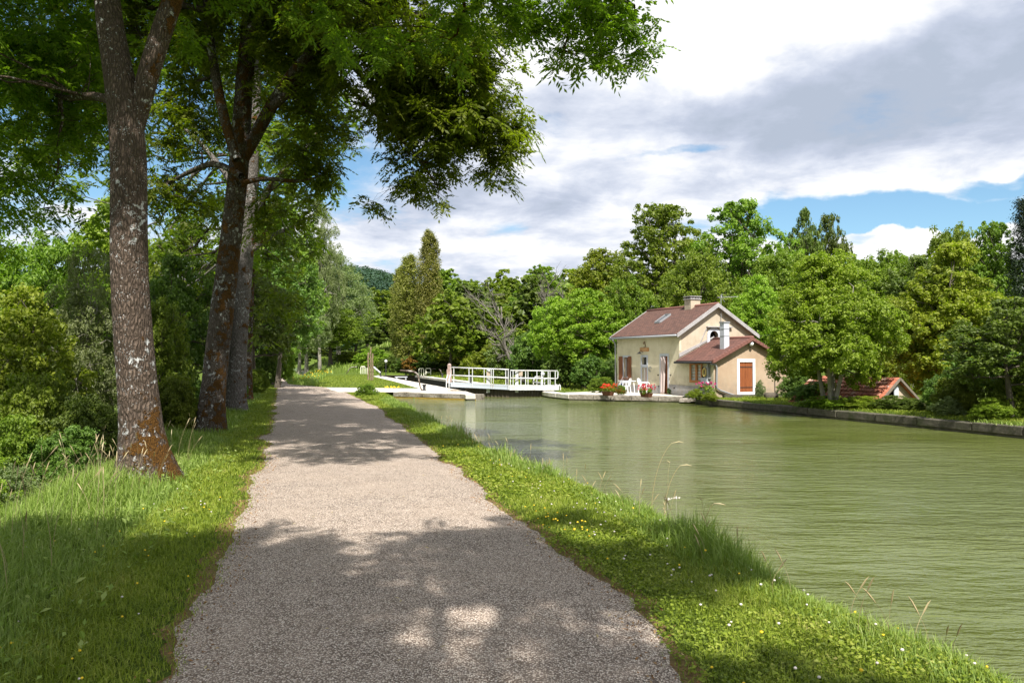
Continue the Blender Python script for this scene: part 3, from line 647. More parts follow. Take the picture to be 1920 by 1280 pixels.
# annex window
w = frame_mb(AW, .13, -.03, .03).build('window', M_ORW, H); xm = (AW[0] + AW[1]) / 2
MB().box(AW[0], AW[1], .06, .07, AW[2], AW[3]).build('pane', mat('net_curtain_pane', (.50, .52, .53), .3, .5), w)
b = MB().box(xm - .07, xm + .07, -.01, .05, AW[2], AW[3])
b.build('mullion', M_ORW, w)
b = MB()
for q in range(1, 5): z = AW[2] + (AW[3] - AW[2]) * q / 5; b.box(AW[0], AW[1], .04, .055, z - .012, z + .012)
b.build('glazing_bars', M_ORW, w)
# annex gable window: white surround, closed red-brown shutters with iron straps
mb = MB(); t = .16
for (a, b, c, e) in ((ga0 - t, ga0, gaz0 - t, gaz1 + t), (ga1, ga1 + t, gaz0 - t, gaz1 + t), (ga0, ga1, gaz1, gaz1 + t), (ga0, ga1, gaz0 - t, gaz0)): mb.box(LA + .0, LA + .035, a, b, c, e)
w = mb.build('window', M_WHITE, H); gm = (ga0 + ga1) / 2
for a, b in ((ga0 + .01, gm - .006), (gm + .006, ga1 - .01)):
    mb = MB(); wd = (b - a) / 4
    for q in range(4): mb.box(LA - .05, LA - .01, a + q * wd + .003, a + (q + 1) * wd - .003, gaz0 + .01, gaz1 - .01)
    s = mb.build('shutter', M_SHUT, w); mb = MB()
    for z in (gaz0 + .22, gaz1 - .28): mb.box(LA - .009, LA + .004, a, b, z, z + .035)
    mb.each('strap_hinge', M_IRON, s)
H_PARTS = None
def on_front(px, py, off=0.0):
    x, z = fx(px, py); return x, z
# sign plate, emblem, lamp, wreath, meter box: fixed on the wall, parts of the house
sx0, sx1, sz0, sz1 = rect(1200.6, 1217, 651.6, 658.6)
k = NT('enamel_sign', .5, .4); n = k.noise(k.pos(), 9, 3, .6); k.col(k.mix(k.rng(n, .35, .65), (.46, .22, .08), (.52, .27, .10)))
MB().box(sx0, sx1, -.035, -.002, sz0, sz1).build('sign_plate', k.m, H)
def local_to_world(x, y, z):
    return np.array([OH[0] + A_[0] * x + B_[0] * y, OH[1] + A_[1] * x + B_[1] * y, HZ + z])
def HE(name, label, cat, x, y, z, group=None, rz=0):
    p = local_to_world(x, y, z); return E(name, label, cat, tuple(p), HROT + rz, group)
# faint raised lettering on the plate: two short rows, worn past reading
mb = MB(); r = np.random.default_rng(2)
for row, (a, b) in enumerate(((.08, .82), (.30, .72))):
    x = sx0 + a * (sx1 - sx0); zc = sz0 + (.62 - .38 * row) * (sz1 - sz0)
    while x < sx0 + b * (sx1 - sx0): wd = r.uniform(.02, .045); mb.box(x, x + wd, -.038, -.034, zc - .035, zc + .035); x += wd + .018
mb.build('lettering', mat('worn_lettering', (.60, .38, .20), .6), bpy.data.objects['sign_plate'])
ex, ez = on_front(1208.4, 647.5); mb = MB()
mb.tube([(ex + .12 * math.cos(a), -.02, ez + .13 * math.sin(a)) for a in np.linspace(-2.2, 2.6, 10)], .022, 6); mb.tube([(ex - .10, -.02, ez + .16), (ex, -.02, ez + .22), (ex + .10, -.02, ez + .17)], .025, 6); mb.build('emblem', mat('bronze_emblem', (.26, .15, .09), .6), H, True)
lx, lz = on_front(1204.5, 661.3)
mb = MB(); mb.tube([(lx + .08, -.01, lz + .05), (lx + .05, -.14, lz + .10), (lx, -.22, lz + .04)], .014, 6); wl = mb.build('wall_lamp', M_IRON, H); mb = MB(); mb.tube([(lx, -.22, lz + .05), (lx, -.22, lz), (lx, -.22, lz - .06)], [.03, .09, .17], 12); mb.build('lamp_shade', M_IRON, wl, True)
wx, wz_ = on_front(1219.3, 692); mb = MB(); mb.tube([(wx + .11 * math.cos(a), -.02, wz_ + .13 * math.sin(a)) for a in np.linspace(.2, 5.2, 12)], .02, 6); mb.build('horseshoe', M_ZINC, H, True)
bx0, bx1, bz0, bz1 = rect(1318, 1330.5, 709, 719); mb = MB(); mb.box(bx0, bx1, -.16, -.002, bz0, bz1); b = mb.build('meter_box', M_GREYT, H, bevel=.01)
cx_0, cx_1, cz0, cz1 = rect(1317.5, 1332, 688, 707.5); mb = MB(); mb.box(cx_0, cx_1, -.05, -.002, cz0, cz1).box(cx_0 - .03, cx_1 + .03, -.14, -.002, cz0 - .06, cz0).box(cx_1 - .12, cx_1 - .02, -.14, -.051, cz0, cz1 + .2); mb.build('hose_cabinet', M_ZINC, H)
hx = (cx_0 + cx_1) / 2 - .05; hz_ = (cz0 + cz1) / 2; mb = MB(); mb.tube([(hx + .12 * math.cos(a), -.09, hz_ + .20 * math.sin(a)) for a in np.linspace(0, 2 * math.pi, 16)], .055, 8, False); mb.build('hose_reel', mat('yellow_hose', (.66, .50, .18), .5), H, True)
mb = MB(); mb.box(cx_0, hx - .08, -.06, -.051, cz0, cz1); mb.build('cabinet_opening_shade', M_DARK, H)  # near-black sheet on the front paints the shade of an open side
mb = MB(); mb.tube([(cx_1 + .03, -.03, cz0 - .05), (cx_1 + .01, -.03, 1.0), (cx_1 - .12, -.04, .3)], .015, 6); mb.build('cable', M_IRON, H)
mb = MB(); gx_, gz_ = gx(1405, 644, LA)
sphere(mb, (LA + .16, gx_, gz_ - .02), .12, 12); gl = mb.build('globe_lamp', mat('opal_glass', (.85, .85, .84), .25, .5), H, True); MB().tube([(LA + .0, gx_, gz_ - .20), (LA + .12, gx_, gz_ - .18), (LA + .16, gx_, gz_ - .10)], .02, 6).build('lamp_bracket', M_IRON, gl)
mb = MB()
for a, b in ((1234.5, 703), (1258, 703), (1236, 724), (1265, 727)):
    x, z = on_front(a, b); mb.box(x - .03, x + .03, -.06, -.001, z - .03, z + .03)
mb.each('shutter_stay', M_IRON, H)
# TV aerial
tvx, tvs = LM + .35, None
s_, z0_ = gx(1350, 625); _, z1_ = gx(1350, 556)
ant = HE('tv_aerial', 'thin television aerial on a mast against the gable of the cottage', 'aerial', LM + .10, s_, z0_ - .35)
MB().tube([(0, 0, 0), (0, 0, z1_ - z0_ + .4)], .018, 6).build('mast', M_ZINC, ant)
mb = MB(); top = z1_ - z0_ + .30; mb.tube([(-.1, -.15, top), (.25, 1.0, top + .05)], .012, 5)
for q in range(9): f = q / 8; c = np.array((-.1 + .35 * f, -.15 + 1.15 * f, top + .05 * f)); mb.tube([c + (-.13, .04, -.04), c + (.13, -.04, .04)], .007, 4)
mb.tube([(-.05, .05, top - .3), (0, 0, top - .1), (-.05, .12, top + .2)], .012, 5); mb.tube([(.0, .25, top - .25), (-.05, .0, top + .15)], .012, 5); mb.build('antenna_array', M_ZINC, ant)
# overhead cable to the house
c0 = local_to_world(LM + .2, WM + .2, EZ - .1); mb = MB(); mb.tube([c0, c0 + (3, 1.5, .15), c0 + (7, 3.5, .7)], .012, 5)
tag(mb.build('overhead_cable', M_IRON), 'thin dark cable running from the eave into the trees', 'cable')

# terrace furniture
M_PLAST = mat('white_plastic', (.80, .81, .83), .35, .5); M_DECKF = mat('navy_canvas', (.045, .055, .10), .8)
def fpos(px, py, zz=-.25):
    p = gz(px, py, zz); q = p - OH; return float(q @ A_), float(q @ B_)
tx = (fx(1193)[0] + fx(1214)[0]) / 2
def table(x, y):
    t = HE('garden_table', 'small white plastic table on the terrace in front of the cottage door', 'table', x, y, .05)
    MB().box(-.42, .42, -.36, .36, .70, .735).build('table_top', M_PLAST, t, bevel=.01)
    for a, b in ((-.36, -.30), (.36, -.30), (.36, .30), (-.36, .30)): MB().tube([(a * .86, b * .86, .70), (a, b, 0)], [.03, .022], 8).build('leg', M_PLAST, t)
    return t
table(tx - .05, -1.0)
def pchair(x, y, rz, label, grp):
    c = HE('garden_chair', label, 'chair', x, y, .05, grp, rz)
    MB().box(-.24, .24, -.24, .24, .42, .45).build('seat', M_PLAST, c, bevel=.01)
    mb = MB()
    mb.prism([(-.23, .45), (.23, .45), (.25, .78), (.17, .88), (0, .91), (-.17, .88), (-.25, .78)], [[(-.15 + .1 * i, .52), (-.10 + .1 * i, .52), (-.10 + .1 * i, .80), (-.15 + .1 * i, .80)] for i in range(3)], lambda u, v, w: (u, .22 + w + (v - .45) * .25, v), .02); mb.build('backrest', M_PLAST, c)
    for s in (-1, 1): MB().tube([(s * .25, .25, .66), (s * .27, .0, .67), (s * .26, -.22, .64), (s * .25, -.24, .45)], .018, 6).build('armrest', M_PLAST, c)
    for a, b in ((-.21, -.21), (.21, -.21), (.22, .22), (-.22, .22)): MB().tube([(a, b, .43), (a * 1.15, b * 1.2, 0)], [.026, .02], 6).build('leg', M_PLAST, c)
    return c
pchair(tx + .62, -1.55, -.9, 'white plastic chair nearest the flower pot, left of its pair', 'white terrace chairs')
pchair(tx + 1.35, -.75, 2.2, 'white plastic chair near the hanging fabric screen, right of its pair', 'white terrace chairs')
# dark pots standing on a ledge behind the table
for q, (dx, dz, rr) in enumerate(((-.35, 0, .11), (-.12, 0, .12), (.22, 0, .10))):
    mb = MB(); mb.tube([(0, 0, 0), (0, 0, .1), (0, 0, .18)], [rr * .7, rr, rr * .9], 10); o = mb.build('plant_pot', mat('dark_clay', (.08, .04, .025), .8), None, True)
    p = local_to_world(tx + dx, -.95, .05 + .735); o.location = tuple(p); tag(o, ('small dark pot at the left end of the white table', 'dark pot in the middle of the white table', 'dark pot at the right end of the white table')[q], 'pot', 'dark pots on the white table')
# folding chair with a navy back leaning under the window
fxp = (W1[0] + W1[1]) / 2 + .05
dc = HE('folding_chair', 'folding chair with navy canvas leaning on the wall under the shuttered window', 'chair', fxp, -.35, .05)
for s in (-.24, .24): MB().tube([(s, -.35, 0), (s, .25, .95)], .014, 6).build('side_frame', M_ZINC, dc)
for s in (-.2, .2): MB().tube([(s, .25, 0), (s, -.05, .62)], .014, 6).build('leg', M_ZINC, dc)
mb = MB(); mb.add([(-.22, -.20, .20), (.22, -.20, .20), (.22, .10, .72), (-.22, .10, .72)], [(0, 1, 2, 3)]); o = mb.build('canvas', M_DECKF, dc); sm = o.modifiers.new('t', 'SOLIDIFY'); sm.thickness = .015
bk = MB(); sphere(bk, (0, 0, .15), .2, 12, (1, .8, .75)); o = bk.build('rubbish_bag', mat('black_plastic', (.02, .02, .025), .4, .5), None, True); o.location = tuple(local_to_world(tx - .85, -.7, .04)); tag(o, 'black bag lying between the navy chair and the table', 'bag')

# small shed with the red tiled roof, sunk behind the bank
ap = gz(1680, 707.5, .97); SH = E('shed', 'low shed with orange-red tiles and a rough gable, half hidden behind shrubs', 'shed', (ap[0], ap[1], -1.9), HROT)
ha = .97 + 1.9; hw = 1.75; ts = .80; Ls = 4.4; eh = ha - hw * ts
_, _ = 0, 0
def shp(px, py):
    p = hit(px, py, ap, A_); return float((p - ap) @ B_), float(p[2] + 1.9)
a0, b0 = shp(1666, 743.5); a1, b1 = shp(1684, 725)
mb = MB(); mb.prism([(-hw + .15, 0), (hw - .15, 0), (hw - .15, eh + .1), (0, ha - .12), (-hw + .15, eh + .1)], [[(a0, b0), (a1, b0), (a1, b1), (a0, b1)]], lambda u, v, w: (-w, u, v), .3)
mb.box(-Ls, -.3, -hw + .15, -hw + .4, 0, eh).box(-Ls, -.3, hw - .4, hw - .15, 0, eh); mb.build('wall', plaster('shed_render', (.34, .27, .20), (.48, .39, .29), (.58, .50, .40)), SH)
roof_slab('roof', (-Ls, -hw - .1, eh - .08), (.18, -hw - .1, eh - .08), (.18, 0, ha), (-Ls, 0, ha), .07, M_TILER, SH); roof_slab('roof', (-Ls, hw + .1, eh - .08), (.18, hw + .1, eh - .08), (.18, 0, ha), (-Ls, 0, ha), .07, M_TILER, SH)
mb = MB()
for sg in (-1, 1): mb.beam((.20, sg * (hw + .12), eh - .16), (.20, 0, ha - .05), .05, .09)
mb.build('bargeboard', woodmat('grey_brown_board', (.12, .10, .08), (.24, .20, .16)), SH)
mb = MB(); mb.box(-.05, .02, a0 - .05, a0, b0 - .05, b1 + .05).box(-.05, .02, a0, a1, b1, b1 + .05); w = mb.build('window', M_BARGE, SH); MB().box(-.1, -.08, a0, a1, b0, b1).build('pane', M_DARK, w); MB().box(.0, .03, (a0 + a1) / 2 + .02, a1, b0, b1).build('shutter', M_GREYT, w)
# rough humped tiles along the shed roof edge, each course proud of the next
mb = MB(); r = np.random.default_rng(4); sl_ = math.hypot(hw + .1, hw * ts + .08); ud = np.array([0, hw + .1, ha - eh + .08]) / sl_; un = np.array([0, -ud[2], ud[1]])
for c_ in range(10):
    for q in range(24):
        p = np.array([-Ls + q * Ls / 24 + .02, -hw - .1, eh - .08]) + ud * (c_ * sl_ / 10) + un * .012; x = np.array([1, 0, 0.]); wd = Ls / 24 - .03; j = r.uniform(0, .02)
        V = [p, p + x * wd, p + x * wd + ud * .20, p + ud * .20]; V = V + [V[0] + un * (.03 + j), V[1] + un * (.03 + j), V[2] + un * .008, V[3] + un * .008]
        mb.add(V, [(0, 3, 2, 1), (4, 5, 6, 7), (0, 1, 5, 4), (1, 2, 6, 5), (2, 3, 7, 6), (3, 0, 4, 7)])
k = NT('shed_tile_courses', .85, .2); ge = N(k.t, 'ShaderNodeNewGeometry'); n = k.noise(k.pos(), 3, 4, .7); k.col(k.mix(k.rng(n, .45, .65), k.ramp(ge.outputs['Random Per Island'], [(0, (.22, .07, .045)), (.4, (.38, .13, .08)), (.8, (.48, .22, .15)), (1, (.54, .38, .30))]), (.22, .10, .06)))
mb.build('roof_tile_courses', k.m, SH)

# pieces of paving by the house quay: terrace sheet, step slabs
tp = [(3.0, 44.2), (3.35, 43.7), (5.75, 42.55), (9.0, 41.1)]
q1 = local_to_world(LM + .6, -.02, 0); q0 = local_to_world(-1.2, -.02, 0)
sheet('pavement', tp + [(9.6, 41.0), tuple(q1[:2]), tuple(q0[:2]), (4.2, 46.6), (3.2, 46.0)], -.248, M_PAVE, kind='structure', label='sunlit pale terrace in front of the cottage')
for q, (a, b, rz, L_) in enumerate(((9.35, 40.35, -.25, 1.1), (9.75, 39.85, -.6, .8))):
    mb = MB(); mb.prism([(-L_ / 2, -.3), (L_ / 2 - .1, -.35), (L_ / 2, .2), (0, .42), (-L_ / 2 + .05, .25)], [], lambda u, v, w: (u, v, w + .12 * v), .1); o = mb.build('stone_slab', M_STONE, None, bevel=.01); o.location = (a, b, -.46 + .06 * q); o.rotation_euler = (0, 0, rz)
    tag(o, ('larger tilted stone slab at the water below the pink flowers', 'smaller stone slab beside the start of the dark quay wall')[q], 'stone')

# ------------------------------------------------------------------ lock gates
M_GW = stonemat('white_gate_paint', (.40, .40, .38), (.58, .60, .61), (.66, .67, .68), (.36, .31, .24), 1.5); M_GW.node_tree.nodes['Principled BSDF'].inputs['Roughness'].default_value = .5
M_TIM = woodmat('wet_dark_timber', (.035, .028, .018), (.10, .08, .055), .7)
def dgate(px): return np.interp(px, [843, 953, 1050], [48.3, 46.7, 48.1])
def GP(px, py, back=0.0): return at(px, py, float(dgate(px)) + back) 
def gate(name, label, pxa, pxb, tops, mids, dtop, dbot, posts, bposts, group):
    L0 = E(name, label, 'lock gate', tuple(GP((pxa + pxb) / 2, dbot[0])), 0, group); off = np.array(L0.location)
    def W_(m_, nm, mt, **kw):
        m_.V = [v - off for v in m_.V]; return m_.build(nm, mt, L0, **kw)
    f = lambda px, pr_: float(np.interp(px, [pxa, pxb], pr_))
    # deck: channel beam with flange
    mb = MB(); a, b = GP(pxa, f(pxa, dtop)), GP(pxb, f(pxb, dtop)); ha_ = float(GP(pxa, f(pxa, dtop))[2] - GP(pxa, f(pxa, dbot))[2]); dn = np.array([0, 0, 1.])
    mb.beam(a - dn * ha_ * .5 , b - dn * ha_ * .5, .05, ha_); mb.beam(a - dn * ha_ * .93 + (0, -.05, 0), b - dn * ha_ * .93 + (0, -.05, 0), .12, .03); mb.beam(a - dn * .02 + (0, .4, 0), b - dn * .02 + (0, .4, 0), .8, .04); mb.beam(a - dn * ha_ * .5 + (0, .8, 0), b - dn * ha_ * .5 + (0, .8, 0), .05, ha_)
    W_(mb, 'walkway', mat('blue_grey_deck', (.42, .46, .50), .5) if pxa < 900 else M_GW)
    for back, pos in ((-.04, posts), (.82, bposts)):
        mb = MB()
        for pr_ in (tops, mids): mb.tube([GP(pxa + 1.5, f(pxa, pr_)) + (0, back, 0), GP(pxb - 1, f(pxb, pr_)) + (0, back, 0)], .033, 8)
        if back < 0 and pxa < 900: mb.tube([GP(pxa + 2, tops[0]), GP(pxa, tops[0] + 2), GP(pxa - .2, mids[0] - 2), GP(pxa + 2, mids[0])], .035, 6)
        if back < 0 and pxb > 1000: mb.tube([GP(pxb - 2, tops[1]), GP(pxb, tops[1] + 2), GP(pxb, mids[1] - 2), GP(pxb - 2, mids[1])], .035, 6)
        W_(mb, 'handrail', M_GW, smooth=True)
        for px in pos: W_(MB().beam(GP(px, f(px, tops)) + (0, back, 0), GP(px, f(px, dbot) if back < 0 else f(px, dtop)) + (0, back, 0), .045, .045), 'post', M_GW)
    # timber leaf under the deck
    mb = MB(); x0, x1 = max(pxa, 872), min(pxb, 1020); n_ = 12
    for q in range(n_):
        p = x0 + (x1 - x0) * (q + .5) / n_; c = GP(p, 733) + (0, .25 + (.08 if q % 3 == 0 else 0), 0); w_ = (x1 - x0) / n_ / F * 47
        mb.box(c[0] - w_ * .48, c[0] + w_ * .48, c[1] - (.12 if q % 3 == 0 else .05), c[1] + .1, -2.4, float(GP(p, f(p, dbot))[2]) + .02)
    W_(mb, 'gate_leaf', M_TIM); return L0, W_
lw = E('lock_gate', 'dark lower gate closing the far end of the lock chamber', 'lock gate', (CHL(99) + 2.35, 99.4, -.3)); MB().box(-2.6, 2.6, -.12, .12, -3, -.02).build('gate_leaf', M_TIM, lw); MB().box(-3.4, 3.2, -.45, .3, 0, .07).build('walkway', M_TIM, lw)
g1, w1 = gate('lock_gate', 'left leaf of the white-railed lock gate, sloping towards the lock head quay', 845, 955, (688.5, 692.8), (703.5, 708.6), (717, 722.2), (725, 730.5), (851, 886, 921, 925, 953), (849, 878, 907, 948), 'leaves of the upper lock gate')
g2, w2 = gate('lock_gate', 'right leaf of the white-railed lock gate, nearest the cottage', 955, 1046, (694.5, 695.2), (708.8, 709.8), (722, 722.2), (731.3, 730.5), (962, 990, 1015.5, 1041), (957, 977, 986, 1007.5, 1029, 1032.5), 'leaves of the upper lock gate')
M_RUST = mat('grey_rust_panel', (.42, .34, .26), .8)
for W_, px0, px1, y0, y1, m_ in ((w1, 912, 918.5, 692.5, 736, M_GW), (w2, 966, 972, 695, 736, M_GW)):
    c = GP((px0 + px1) / 2, 700); c0 = GP(px0, y1); c1 = GP(px1, y0); W_(MB().box(c0[0], c1[0], c[1] + .08, c[1] + .3, c0[2], c1[2]), 'paddle_housing', m_, bevel=.01)
c0 = GP(912.5, 704); c1 = GP(919, 696); w1(MB().box(c0[0], c1[0], c0[1] + .03, c0[1] + .1, c0[2], c1[2]), 'paddle_gearbox', M_RUST)
c0 = GP(972.5, 705); c1 = GP(980, 695.8); w2(MB().box(c0[0], c1[0], c0[1] + .03, c0[1] + .14, c0[2], c1[2]), 'paddle_gearbox', M_RUST, bevel=.02)
mb = MB(); mb.tube([GP(1000.5, 721) + (0, .5, 0), GP(1000.5, 715) + (0, .5, 0), GP(1004, 706.3) + (0, .5, 0), GP(1018, 706) + (0, .5, 0), GP(1022, 711) + (0, .5, 0), GP(1021.5, 721) + (0, .5, 0)], .035, 6); mb.tube([GP(1001, 716) + (0, .5, 0), GP(1019, 718.5) + (0, .5, 0)], .035, 6); w2(mb, 'winding_frame', M_GW)
mb = MB(); mb.beam(GP(1017.5, 698.5) + (0, .4, 0), GP(1016, 722) + (0, .4, 0), .12, .12); sphere(mb, GP(1018, 701) + (0, .35, 0), .13, 8); w2(mb, 'winding_post', M_GREYT)
# steep ladder rails at the left end and hoops at the right end
def world_thing(mb, name, label, cat, m, group=None, smooth=False):
    V = np.concatenate(mb.V); c = V.mean(0); c[2] = V[:, 2].min(); mb.V = [v - c for v in mb.V]; o = mb.build(name, m, None, smooth); o.location = tuple(c); return tag(o, label, cat, group)
mb = MB()
for px in (837, 842): mb.tube([at(px, 730.5, 47), at(px, 711, 47.2), at(px + 2.5, 702, 47.6)], .03, 6)
mb.tube([at(837, 716, 47.1), at(842, 716, 47.1)], .02, 5); world_thing(mb, 'ladder_rail', 'white ladder handrail at the left end of the lock gate', 'handrail', M_GW)
mb = MB()
for px in (1043.5, 1049): mb.tube([at(px - 2, 731, 46.5), at(px - 1.8, 722, 46.5), at(px, 720.5, 46.5), at(px + 1.4, 722, 46.5), at(px + 1.6, 731, 46.5)], .03, 6)
world_thing(mb, 'hoop_rail', 'small white hoops at the right end of the lock gate', 'handrail', M_GW)
k = NT('faded_red_post', .8); k.col(k.ramp(k.noise(k.pos(), 6, 3), [(.4, (.40, .30, .27)), (.6, (.28, .20, .17))])); mb = MB(); mb.box(-.16, .16, -.12, .12, 0, .9).box(-.11, .11, -.1, .1, .9, 1.15); sphere(mb, (0, 0, 1.15), .13, 8); o = mb.build('lock_pedestal', k.m); o.location = tuple(at(842.5, 718, 50)); tag(o, 'faded reddish pedestal standing behind the left end of the lock gate', 'pedestal')
# hinge straps lying on the quay beside the gate
mb = MB(); mb.beam(at(846, 731, 46.6), at(858, 731.5, 46), .12, .06); world_thing(mb, 'gate_anchor', 'rusty iron anchor straps of the gate lying on the pale quay', 'ironwork', M_RUST)

# swing poles, bollards, rails, timber posts and lamp around the lock
def crank(pts, dep, label, rr=.05, name='boat_pole'):
    mb = MB(); P = [at(a, b, dep) for a, b in pts]; P = np.array(P); t = np.linspace(0, 1, len(P)); tt = np.linspace(0, 1, 26); Q = np.c_[[np.interp(tt, t, P[:, i]) for i in range(3)]].T
    Q[1:-1] = (Q[:-2] + 2 * Q[1:-1] + Q[2:]) / 4; mb.tube(Q, rr, 7); return world_thing(mb, name, label, 'lever', M_RODS, 'bent iron poles by the lock', True)
k = NT('rusty_rod_highlight', .7); k.col(k.ramp(k.noise(k.pos(), 3, 4), [(.35, (.03, .025, .022)), (.5, (.10, .07, .05)), (.62, (.36, .33, .30))])); M_RODS = k.m  # rust tones; the pale end of the ramp is a painted highlight
crank([(750, 694), (758, 694.5), (768, 695.2), (776, 696.5), (781, 699), (784, 704), (785.5, 711), (786.5, 718), (788.5, 727), (791, 731.5), (795, 733.3), (806, 733.3), (822, 733)], 49.0, 'bent dark iron pole with a pale arm, standing on the near lock platform')
crank([(649, 700.5), (652, 697), (655, 691.5), (659, 688), (669, 687.4)], 98, 'bent thin iron pole far away on the left of the lock lawn', .05)
crank([(806, 691.2), (817, 691.4)], 96, 'short horizontal white arm beside the far lock rails', .05, 'balance_bar')
crank([(823, 692), (826, 694), (828, 700), (829.5, 706)], 92, 'curved thin pole beyond the far chamber wall', .05)
def bollard(px, py, h, label, dep=None):
    p = gpt(px, py); o = E('bollard', label, 'bollard', tuple(p), 0, 'iron bollards round the lock'); k_ = h
    mb = MB(); mb.tube([(0, 0, 0), (0, 0, k_ * .12), (0, 0, k_ * .15), (0, 0, k_ * .75)], [.16, .16, .09, .09], 12); mb.build('post', M_IRON, o, True)
    mb = MB(); mb.tube([(0, 0, k_ * .75), (0, 0, k_ * .8), (0, 0, k_ * .95), (0, 0, k_)], [.09, .14, .14, .08], 12); mb.build('cap', M_IRON, o, True)
for b in ((795.5, 732.5, .42, 'black bollard at the foot of the bent iron pole'), (713.5, 706, .65, 'bollard at the foot of the white sloping rail'), (646.3, 700.5, .5, 'far bollard at the left edge of the lock lawn'), (829.5, 708.5, .5, 'bollard on the coping beyond the chamber, left of the gate'), (882.5, 719, .75, 'bollard with a pale top seen through the left gate railing'), (951, 722, .5, 'dark bollard seen through the railing where the two gate leaves meet')): bollard(*b)
M_YW = mat('cream_white_rail', (.70, .70, .56), .5)
def hoop(pxs, top, bot, dep, label, name='guard_rail', mid=None):
    mb = MB(); a, b = pxs; r = 1.4; mb.tube([at(a, bot, dep), at(a, top + r, dep), at(a + r, top, dep), at(b - r, top, dep), at(b, top + r, dep), at(b, bot, dep)], .06, 6)
    m2 = (a + b) / 2
    if mid: mb.tube([at(a, mid, dep), at(b, mid, dep)], .05, 6)
    else: mb.tube([at(m2, top, dep), at(m2, bot, dep)], .05, 6)
    world_thing(mb, name, label, 'railing', M_YW, 'small rails of the lower lock gate')
hoop((676.5, 684.5), 687, 700.5, 97, 'pale hoop rail left of the wooden posts'); hoop((785.5, 794.5), 690.5, 703.6, 95, 'white hoop rail at the far end of the lock chamber, nearer the bent pole'); hoop((798.5, 807.5), 690.5, 703.4, 95, 'white hoop rail at the far end of the lock chamber, right one of two', mid=698)
mb = MB(); mb.tube([at(688.5, 701, 97), at(688.5, 689, 97)], .06, 6); world_thing(mb, 'rail_post', 'single pale upright just left of the wooden posts', 'post', M_YW)
mb = MB(); mb.beam(at(700, 687.6, 94), at(712.5, 698, 92), .18, .12); world_thing(mb, 'sloping_rail', 'white sloping balance rail right of the wooden posts', 'railing', M_GW)
M_POST = woodmat('weathered_oak', (.13, .095, .055), (.30, .23, .145), .8)
for i, (px, top, bot, w_, lab) in enumerate(((690.3, 660.5, 712.3, .17, 'left and shorter of the three tall weathered timber posts'), (694.8, 650.3, 713, .15, 'tallest of the three weathered timber posts, in the middle'), (698.6, 662.5, 712.8, .15, 'right and thinnest of the three weathered timber posts'))):
    p = gpt(px, bot); q = at(px, top, p[1]); h = q[2] - p[2]; o = E('timber_post', lab, 'post', tuple(p), .3 * i, 'tall timber posts on the lock lawn')
    r = np.random.default_rng(i); P = [(.0, 0, -.1), (.02, 0, h * .4), (-.02, 0, h * .75), (0.01, .01, h)]; mb = MB(); mb.tube(P, [w_ * .56, w_ * .54, w_ * .52, w_ * .46], 7); mb.build('shaft', M_POST, o); 
    mb = MB(); 
    for zz in np.arange(.35, h - .3, .42): mb.box(-.02, .02, -w_ * .6, -w_ * .4, zz, zz + .1)
    mb.build('notch_shade', M_DARK, o)  # dark raised blocks paint the shade of notches; nothing is cut
p = gpt(723.5, 706.5); q = at(726.8, 677, p[1]); gl = E('globe_street_lamp', 'black garden lamp with a white globe beyond the lock lawn', 'lamp', tuple(p)); hh = q[2] - p[2]
mb = MB(); mb.tube([(0, 0, 0), (0, 0, .2), (0, 0, hh - .1)], [.09, .05, .045], 8); mb.build('post', M_IRON, gl); mb = MB(); sphere(mb, (0, 0, hh), .17, 12); mb.build('globe', bpy.data.materials['opal_glass'], gl, True)
# low dark bench-like block by the chamber's near end
p = gpt(752, 712); mb = MB(); mb.box(-.6, .6, -.25, .25, .25, .33).box(-.5, -.4, -.2, .2, 0, .25).box(.4, .5, -.2, .2, 0, .25); o = mb.build('bench', M_GREYT); o.location = tuple(p); o.rotation_euler = (0, 0, .3); tag(o, 'low plain bench on the grass at the foot of the poplars', 'bench')

# ------------------------------------------------------------------ vegetation
def unit(v): return v / (np.linalg.norm(v, axis=-1, keepdims=True) + 1e-9)
def leaf_quads(P, T, B, Lr, Wr, fold=.12):
    """diamond leaves: centre P, long axis T, side axis B"""
    Nn = np.cross(T, B); h = (Lr * .5)[:, None] * T; w = (Wr * .5)[:, None] * B; up = Nn * (Wr * fold)[:, None]
    V = np.stack([P - h, P - h * .05 + w + up, P + h, P - h * .05 - w + up], 1); return V.reshape(-1, 3)
def quads_obj(name, V, m, parent=None):
    n = len(V) // 4; o = mesh_np(name, V, np.full(n, 4), np.arange(n * 4), m, parent); return o
def leaf_cloud(C, rad, n, size, r, flat=.75, up=.55, droop=0.0, asp=.55):
    """C: cluster centres, rad: radii, n leaves each"""
    C = np.repeat(C, n, 0); rr = np.repeat(rad, n); m = len(C)
    D = unit(r.normal(size=(m, 3))); q = r.random(m) ** .45
    P = C + D * (rr * q)[:, None] * np.array([1, 1, flat])
    Nn = unit(D * .9 + np.array([0, 0, up]) + r.normal(0, .45, (m, 3)))
    T = unit(np.cross(Nn, r.normal(size=(m, 3)))); T[:, 2] -= droop; T = unit(T); B = unit(np.cross(Nn, T))
    s = size * r.uniform(.65, 1.3, m); return leaf_quads(P, T, B, s, s * asp)
